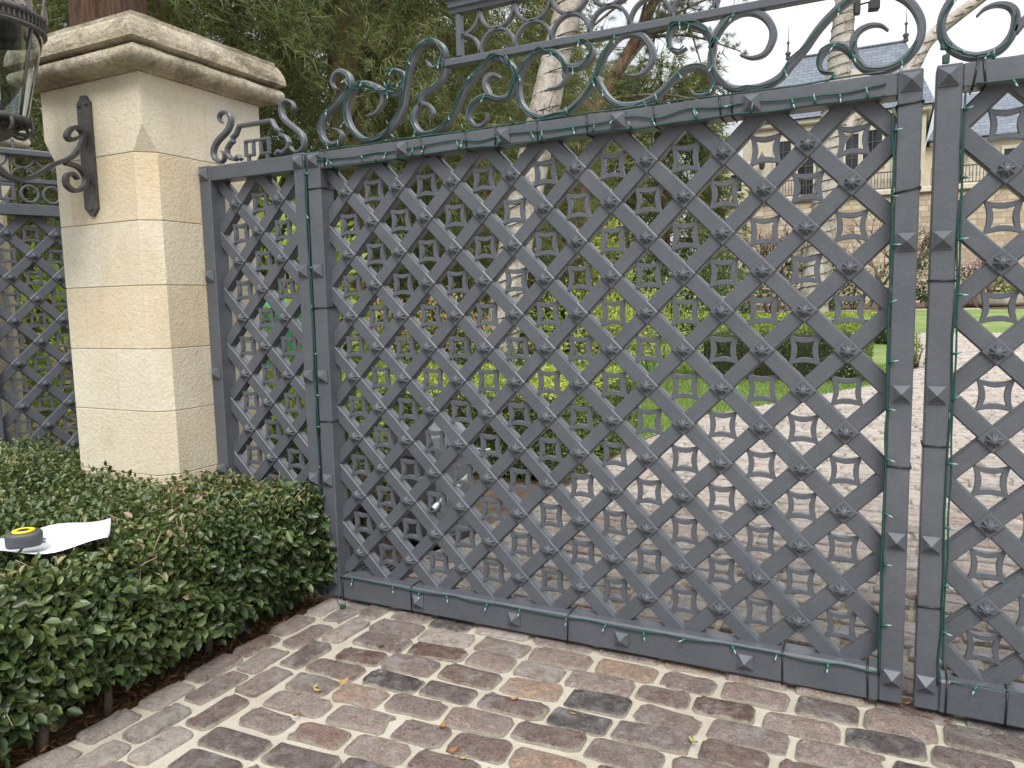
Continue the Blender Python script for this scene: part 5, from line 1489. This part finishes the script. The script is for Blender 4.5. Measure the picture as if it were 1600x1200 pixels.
bare_tree("bare many-stemmed tree with pink buds before the house, left of the wrapped trunk", -2.2, 33.0, 4.6, 3, 2)
bare_tree("bare many-stemmed tree close behind the left gate leaf's meeting stile", 2.5, 35.2, 4.6, 4, 1)
bare_tree("low blossoming magnolia in front of the house's right part", 6.3, 37.5, 2.6, 5, 4)

# ------------------------------------------------------------------ the house
house = thing("stone_house", "large stone house with blue-grey slate roofs and a balcony terrace", "house", (0, 45, 1.0))
def hb(name, m, x0, x1, y0, y1, z0, z1, b=0.0, par=house, ):
    mb = MB(); mb.box(x0, x1, y0 - 45, y1 - 45, z0 - 1, z1 - 1, b); return mb.build(name, m, par)
hb("terrace_wall", RUBBLE, -6.9, 14, 44.6, 60, 0.2, 7.0)
hb("terrace_ledge", TRIM, -7.05, 14.1, 44.42, 60.05, 7.002, 7.3, .04)
hb("quoin_strip", TRIM, -6.95, -6.2, 44.55, 45, 0.21, 6.998, .02)
hb("wing_wall", ASHLAR, -6.7, -5.2, 45.0, 54, 7.302, 9.3)
hb("wing_cornice", TRIM, -6.85, -5.05, 44.85, 54.1, 9.302, 9.6, .05)
hb("upper_wall", ASHLAR, -5.0, 4.1, 45.2, 58, 7.302, 11.4)
hb("cornice", TRIM, -5.25, 4.35, 44.95, 58.2, 11.402, 11.75, .08)
hb("right_wall", ASHLAR, 4.1, 14, 46.5, 58, 7.302, 9.7)
hb("right_cornice", TRIM, 4.352, 14.1, 46.25, 58.2, 9.702, 9.95, .06)
def roof(name, x0, x1, y0, y1, z0, rx0, rx1, yr, zr):
    mb = MB()
    V = [(x0, y0 - 45, z0 - 1), (x1, y0 - 45, z0 - 1), (x1, y1 - 45, z0 - 1), (x0, y1 - 45, z0 - 1), (rx0, yr - 45, zr - 1), (rx1, yr - 45, zr - 1)]
    mb.add(V, [(0, 1, 5, 4), (1, 2, 5), (2, 3, 4, 5), (3, 0, 4), (3, 2, 1, 0)])
    return mb.build(name, SLATE, house)
rf = roof("roof", -5.4, 4.5, 44.8, 58.4, 11.752, -3.5, 3.0, 48.6, 16.2)
mb = MB(); mb.tube([(-3.5, 3.6, 15.22), (3.0, 3.6, 15.22)], .09, 8); mb.build("ridge_cap", SLATE, rf)
roof("side_roof", 4.2, 14.4, 46.0, 58.4, 9.955, 5.5, 13, 50.5, 13.2)
for x in (-3.5, 3.0):
    mb = MB(); mb.lathe([(.16, 15.2), (.12, 15.45), (.2, 15.55), (.06, 15.7), (.05, 16.1), (.11, 16.2), (.03, 16.3), (.0, 17.6)], (x, 3.6), 10); mb.build("finial", TRIM if False else IRON_DARK, rf)
dm = MB(); dm.box(-.55, .55, -.3, 2.0, 0, .7, .02)
dm.prism([(.7 * math.cos(a), .7 + .5 * math.sin(a)) for a in np.linspace(0, math.pi, 12)], -.42, 1.8)
d_ = dm.build("dormer", TRIM, rf); d_.location = (.35, .7, 12.0)
gm = MB(); gm.box(-.36, .36, -.32, -.28, .08, .62); gm.build("dormer_window", WINGLASS, rf).location = (.35, .69, 12.0)
def window(x0, x1, z0, z1, y, railing=False, arch=False):
    fr = MB(); w_ = .14
    for q in ((x0 - w_, x0, z0, z1), (x1, x1 + w_, z0, z1), (x0 - w_, x1 + w_, z1, z1 + w_ * 1.3), (x0 - w_ * 1.3, x1 + w_ * 1.3, z0 - .14, z0)):
        fr.box(q[0], q[1], y - .1 - 45, y + .05 - 45, q[2] - 1, q[3] - 1, .01)
    f_ = fr.build("window", TRIM, house)
    g_ = MB(); g_.box(x0, x1, y - .02 - 45, y + .02 - 45, z0 - 1, z1 - 1); g_.build("pane", WINGLASS, f_)
    mu = MB(); n_ = 2 if x1 - x0 < 1.2 else 4
    for k in range(1, n_): xx = x0 + (x1 - x0) * k / n_; mu.box(xx - .025, xx + .025, y - .06 - 45, y - .022 - 45, z0 - 1, z1 - 1)
    m2 = max(2, round((z1 - z0) / .6))
    for k in range(1, m2): zz = z0 + (z1 - z0) * k / m2; mu.box(x0, x1, y - .058 - 45, y - .024 - 45, zz - 1.025, zz - .975)
    mu.build("muntin", IRON_DARK, f_)
    return f_
for x0, x1, z0, z1 in ((-3.7, -2.85, 8.8, 10.6), (-2.45, -1.6, 7.45, 9.6), (.1, .75, 8.6, 10.6), (1.0, 1.95, 8.8, 10.7), (2.6, 3.5, 7.45, 10.2)):
    window(x0, x1, z0, z1, 45.2)
for x0, x1 in ((5.2, 6.0), (7.9, 8.8), (10.4, 11.3)):
    window(x0, x1, 7.5, 9.2, 46.5)
window(-1.0, -.55, 4.6, 5.6, 44.6); window(-5.6, -4.9, 8.0, 9.0, 45.0) if False else None
window(-6.25, -5.6, 7.9, 8.9, 45.0)
def railing(x0, x1, y, z0, h=1.0):
    mb = MB()
    mb.box(x0, x1, y - .03 - 45, y + .03 - 45, z0 + h - .06 - 1, z0 + h - 1); mb.box(x0, x1, y - .02 - 45, y + .02 - 45, z0 + .08 - 1, z0 + .13 - 1)
    r_ = mb.build("balcony_rail", IRON_DARK, house)
    nb_ = int((x1 - x0) / .16)
    mb = MB()
    for k in range(nb_ + 1):
        xx = x0 + (x1 - x0) * k / nb_
        mb.box(xx - .016, xx + .016, y - .016 - 45, y + .016 - 45, z0 + .131 - 1, z0 + h - .061 - 1)
        if k % 2 and k < nb_:
            th = np.linspace(0, TAU, 9); mb.ribbon(np.c_[xx + .08 + .06 * np.cos(th), z0 + .5 - 1 + .1 * np.sin(th)], .02, y - .01 - 45, y + .01 - 45, .002)
    o_ = mb.build("balusters", IRON_DARK, r_); o_["kind"] = "stuff"
railing(-5.0, 3.9, 44.75, 7.302); railing(4.4, 13.8, 44.75, 7.302)
hb("chimney", ASHLAR, -6.4, -5.6, 50, 51, 9.6, 11.8, .03)
for x in (-4.4, 6.3):
    mb = MB(); mb.lathe([(.0, 8.0), (.1, 8.05), (.16, 8.15), (.2, 8.6), (.24, 8.65), (.1, 8.85), (.03, 9.0), (0, 9.15)], (x, -.35 if x < 4 else .95), 8); mb.build("wall_lamp", IRON_DARK, house).location.z = -.0
    
# stone planter and terracotta pot by the far lawn
pln = thing("stone_planter", "pale rounded stone planter on the far lawn at right", "planter", (6.95, 39.3, gz(39.3)))
mb = MB(); mb.lathe([(0.0, 0.0), (1.25, 0.0), (1.42, .15), (1.45, .5), (1.38, .62), (1.1, .62), (1.05, .5), (0, .5)], n=20)
mb.v = [(x, y * .5, z) for x, y, z in mb.v]; mb.build("basin", TRIM, pln)
pot = thing("terracotta_pot", "low brick-red pot under the bare tree near the stiles", "pot", (2.55, 36.4, gz(36.4)))
mb = MB(); mb.lathe([(0, 0), (.42, 0), (.55, .75), (.62, .78), (.62, .95), (.52, .95), (.45, .8), (0, .8)], n=20); mb.build("pot_body", plain("terracotta", (.34, .17, .11), .8, 0, .2, 5), pot)

# ------------------------------------------------------------------ gate motor, bin, motorcycle behind the gate
op = thing("gate_operator", "grey rounded gate motor housing behind the left leaf", "gate motor", (-0.15, 1.15, 0), math.radians(-12))
GREY = plain("grey_plastic", (.17, .175, .18), .45, 0, .08, 10)
mb = MB()
prof = [(-.2, 0.06), (.2, 0.06), (.2, .62), (.18, .69), (.12, .74), (0, .765), (-.12, .74), (-.18, .69), (-.2, .62)]
mb.prism(prof, -.17, .17, False); mb.build("housing", GREY, op)
mb = MB(); mb.box(-.23, .23, -.2, .2, 0.0, .058, .01); mb.build("base_plate", IRON_DARK, op)
mb = MB(); mb.box(-.208, .208, -.178, .178, .54, .565, .004); mb.build("lid_seam", IRON_DARK, op)
mb = MB(); mb.lathe([(0, 0), (.014, 0), (.016, .008), (0, .012)], n=10); o = obj("lock", mb.mesh("lock", CANDLE), op, (.08, -.171, .42), (math.pi / 2, 0, 0))
mb = MB(); mb.box(.05, .52, -.05, .0, .60, .64, .006); o = mb.build("arm", STEEL, op); 
mb = MB(); mb.tube([(.5, -.02, .6), (.75, -.5, .58), (1.0, -1.0, .56)], .018, 8); mb.build("arm_link", STEEL, op)
binn = thing("waste_bin", "green wheeled waste bin behind the narrow lattice panel", "bin", (-4.7, 4.6, 0.0), math.radians(-30))
GREEN = plain("green_plastic", (.03, .14, .06), .45)
mb = MB()
V = [(-.26, -.3, .55), (.26, -.3, .55), (.26, .26, .55), (-.26, .26, .55), (-.32, -.38, 1.52), (.32, -.38, 1.52), (.32, .34, 1.52), (-.32, .34, 1.52)]
mb.add(V, [(3, 2, 1, 0), (4, 5, 6, 7), (0, 1, 5, 4), (1, 2, 6, 5), (2, 3, 7, 6), (3, 0, 4, 7)]); mb.build("body", GREEN, binn)
mb = MB(); mb.prism([(-.35, 1.525), (.35, 1.525), (.34, 1.57), (.2, 1.64), (-.2, 1.64), (-.34, 1.57)], -.41, .37); mb.build("lid", plain("light_green_plastic", (.07, .26, .11), .4), binn)
mb = MB(); mb.tube([(-.3, .4, 1.5), (.3, .4, 1.5)], .02, 8); mb.build("handle", GREEN, binn)
for s_ in (-1, 1):
    mb = MB(); mb.lathe([(0, -.03), (.1, -.03), (.12, -.015), (.12, .015), (.1, .03), (0, .03)], n=16)
    obj("wheel", mb.mesh("wheel", BLACKTIE), binn, (s_ * .25, .26, .54), (0, math.pi / 2, 0))
mb = MB(); mb.box(-.07, .07, -.353, -.345, 1.08, 1.2, 0); o = mb.build("label_plate", PAPER, binn)
plinth = MB(); plinth.box(-.5, .5, -.5, .5, -.03, .418, .02)
tag(plinth.build("bin_plinth", TRIM), "low stone plinth under the green waste bin", "plinth").location = (-4.7, 4.6, 0)

moto = thing("motorcycle", "dark motorcycle parked in the yard seen through the gate's left edge", "motorcycle", (-7.35, 9.9, 0.0), math.radians(35))
def wheel(x, r_):
    mb = MB(); th = np.linspace(0, TAU, 25)
    mb.tube([(x + r_ * math.cos(a), 0, r_ + .05 + r_ * math.sin(a)) for a in th], .05, 8, cap=False); wl = mb.build("wheel", BLACKTIE, moto)
    mb = MB(); mb.tube([(x + (r_ - .06) * math.cos(a), 0, r_ + .05 + (r_ - .06) * math.sin(a)) for a in th], .018, 6, cap=False)
    for k in range(10):
        a = TAU * k / 10; mb.tube([(x, 0, r_ + .05), (x + (r_ - .06) * math.cos(a), 0, r_ + .05 + (r_ - .06) * math.sin(a))], .006, 5)
    mb.build("rim", STEEL, wl)
    mb = MB(); mb.tube([(x, -.06, r_ + .05), (x, .06, r_ + .05)], .05, 12); mb.build("hub", STEEL, wl)
wheel(-.68, .3); wheel(.68, .3)
mb = MB(); mb.tube(smooth_path([(.68, .07, .35), (.52, .07, .75), (.42, .05, 1.02)], 4), .025, 8); mb.tube(smooth_path([(.68, -.07, .35), (.52, -.07, .75), (.42, -.05, 1.02)], 4), .025, 8); mb.build("fork", STEEL, moto)
mb = MB(); mb.tube(smooth_path([(.28, .34, 1.1), (.38, .2, 1.08), (.42, 0, 1.04), (.38, -.2, 1.08), (.28, -.34, 1.1)], 4), .016, 8); mb.build("handlebar", BLACKTIE, moto)
mb = MB(); mb.tube(smooth_path([(.4, 0, .88), (.25, 0, .92), (.02, 0, .86), (-.1, 0, .8)], 4), [.07, .12, .15, .16, .15, .15, .14, .12, .11, .1, .09, .08, .07], 12); mb.build("fuel_tank", plain("black_enamel", (.012, .012, .014), .12), moto)
mb = MB(); mb.tube(smooth_path([(-.05, 0, .8), (-.3, 0, .78), (-.6, 0, .84), (-.8, 0, .86)], 4), [.06, .1, .11, .12, .12, .12, .11, .11, .1, .1, .09, .07, .04], 10); mb.build("seat", RUBBER, moto)
mb = MB(); mb.box(-.2, .25, -.14, .14, .3, .68, .04); mb.build("engine", STEEL, moto)
mb = MB(); mb.tube(smooth_path([(.2, -.15, .4), (0, -.19, .26), (-.4, -.19, .26), (-.85, -.2, .36)], 4), .04, 8); mb.build("exhaust", STEEL, moto)
mb = MB(); mb.lathe([(0, 0), (.07, .02), (.09, .08), (.09, .12), (0, .13)], n=16); o = obj("headlight", mb.mesh("headlight", STEEL), moto, (.44, 0, .93), (0, math.pi / 2, 0))

# drain grate by the gate's hinge
gr = thing("drain_grate", "dark slotted drain grate behind the gate's lower left corner", "drain", (-0.05, 0.42, 0.02))
mb = MB(); 
for q in ((-.2, .2, -.12, -.1), (-.2, .2, .1, .12), (-.2, -.18, -.1, .1), (.18, .2, -.1, .1)): mb.box(q[0], q[1], q[2], q[3], 0, .02)
mb.build("frame", IRON_DARK, gr)
for k in range(9): mb = MB(); mb.box(-.168 + k * .04, -.15 + k * .04, -.1, .1, .002, .018); mb.build("slat", IRON_DARK, gr)
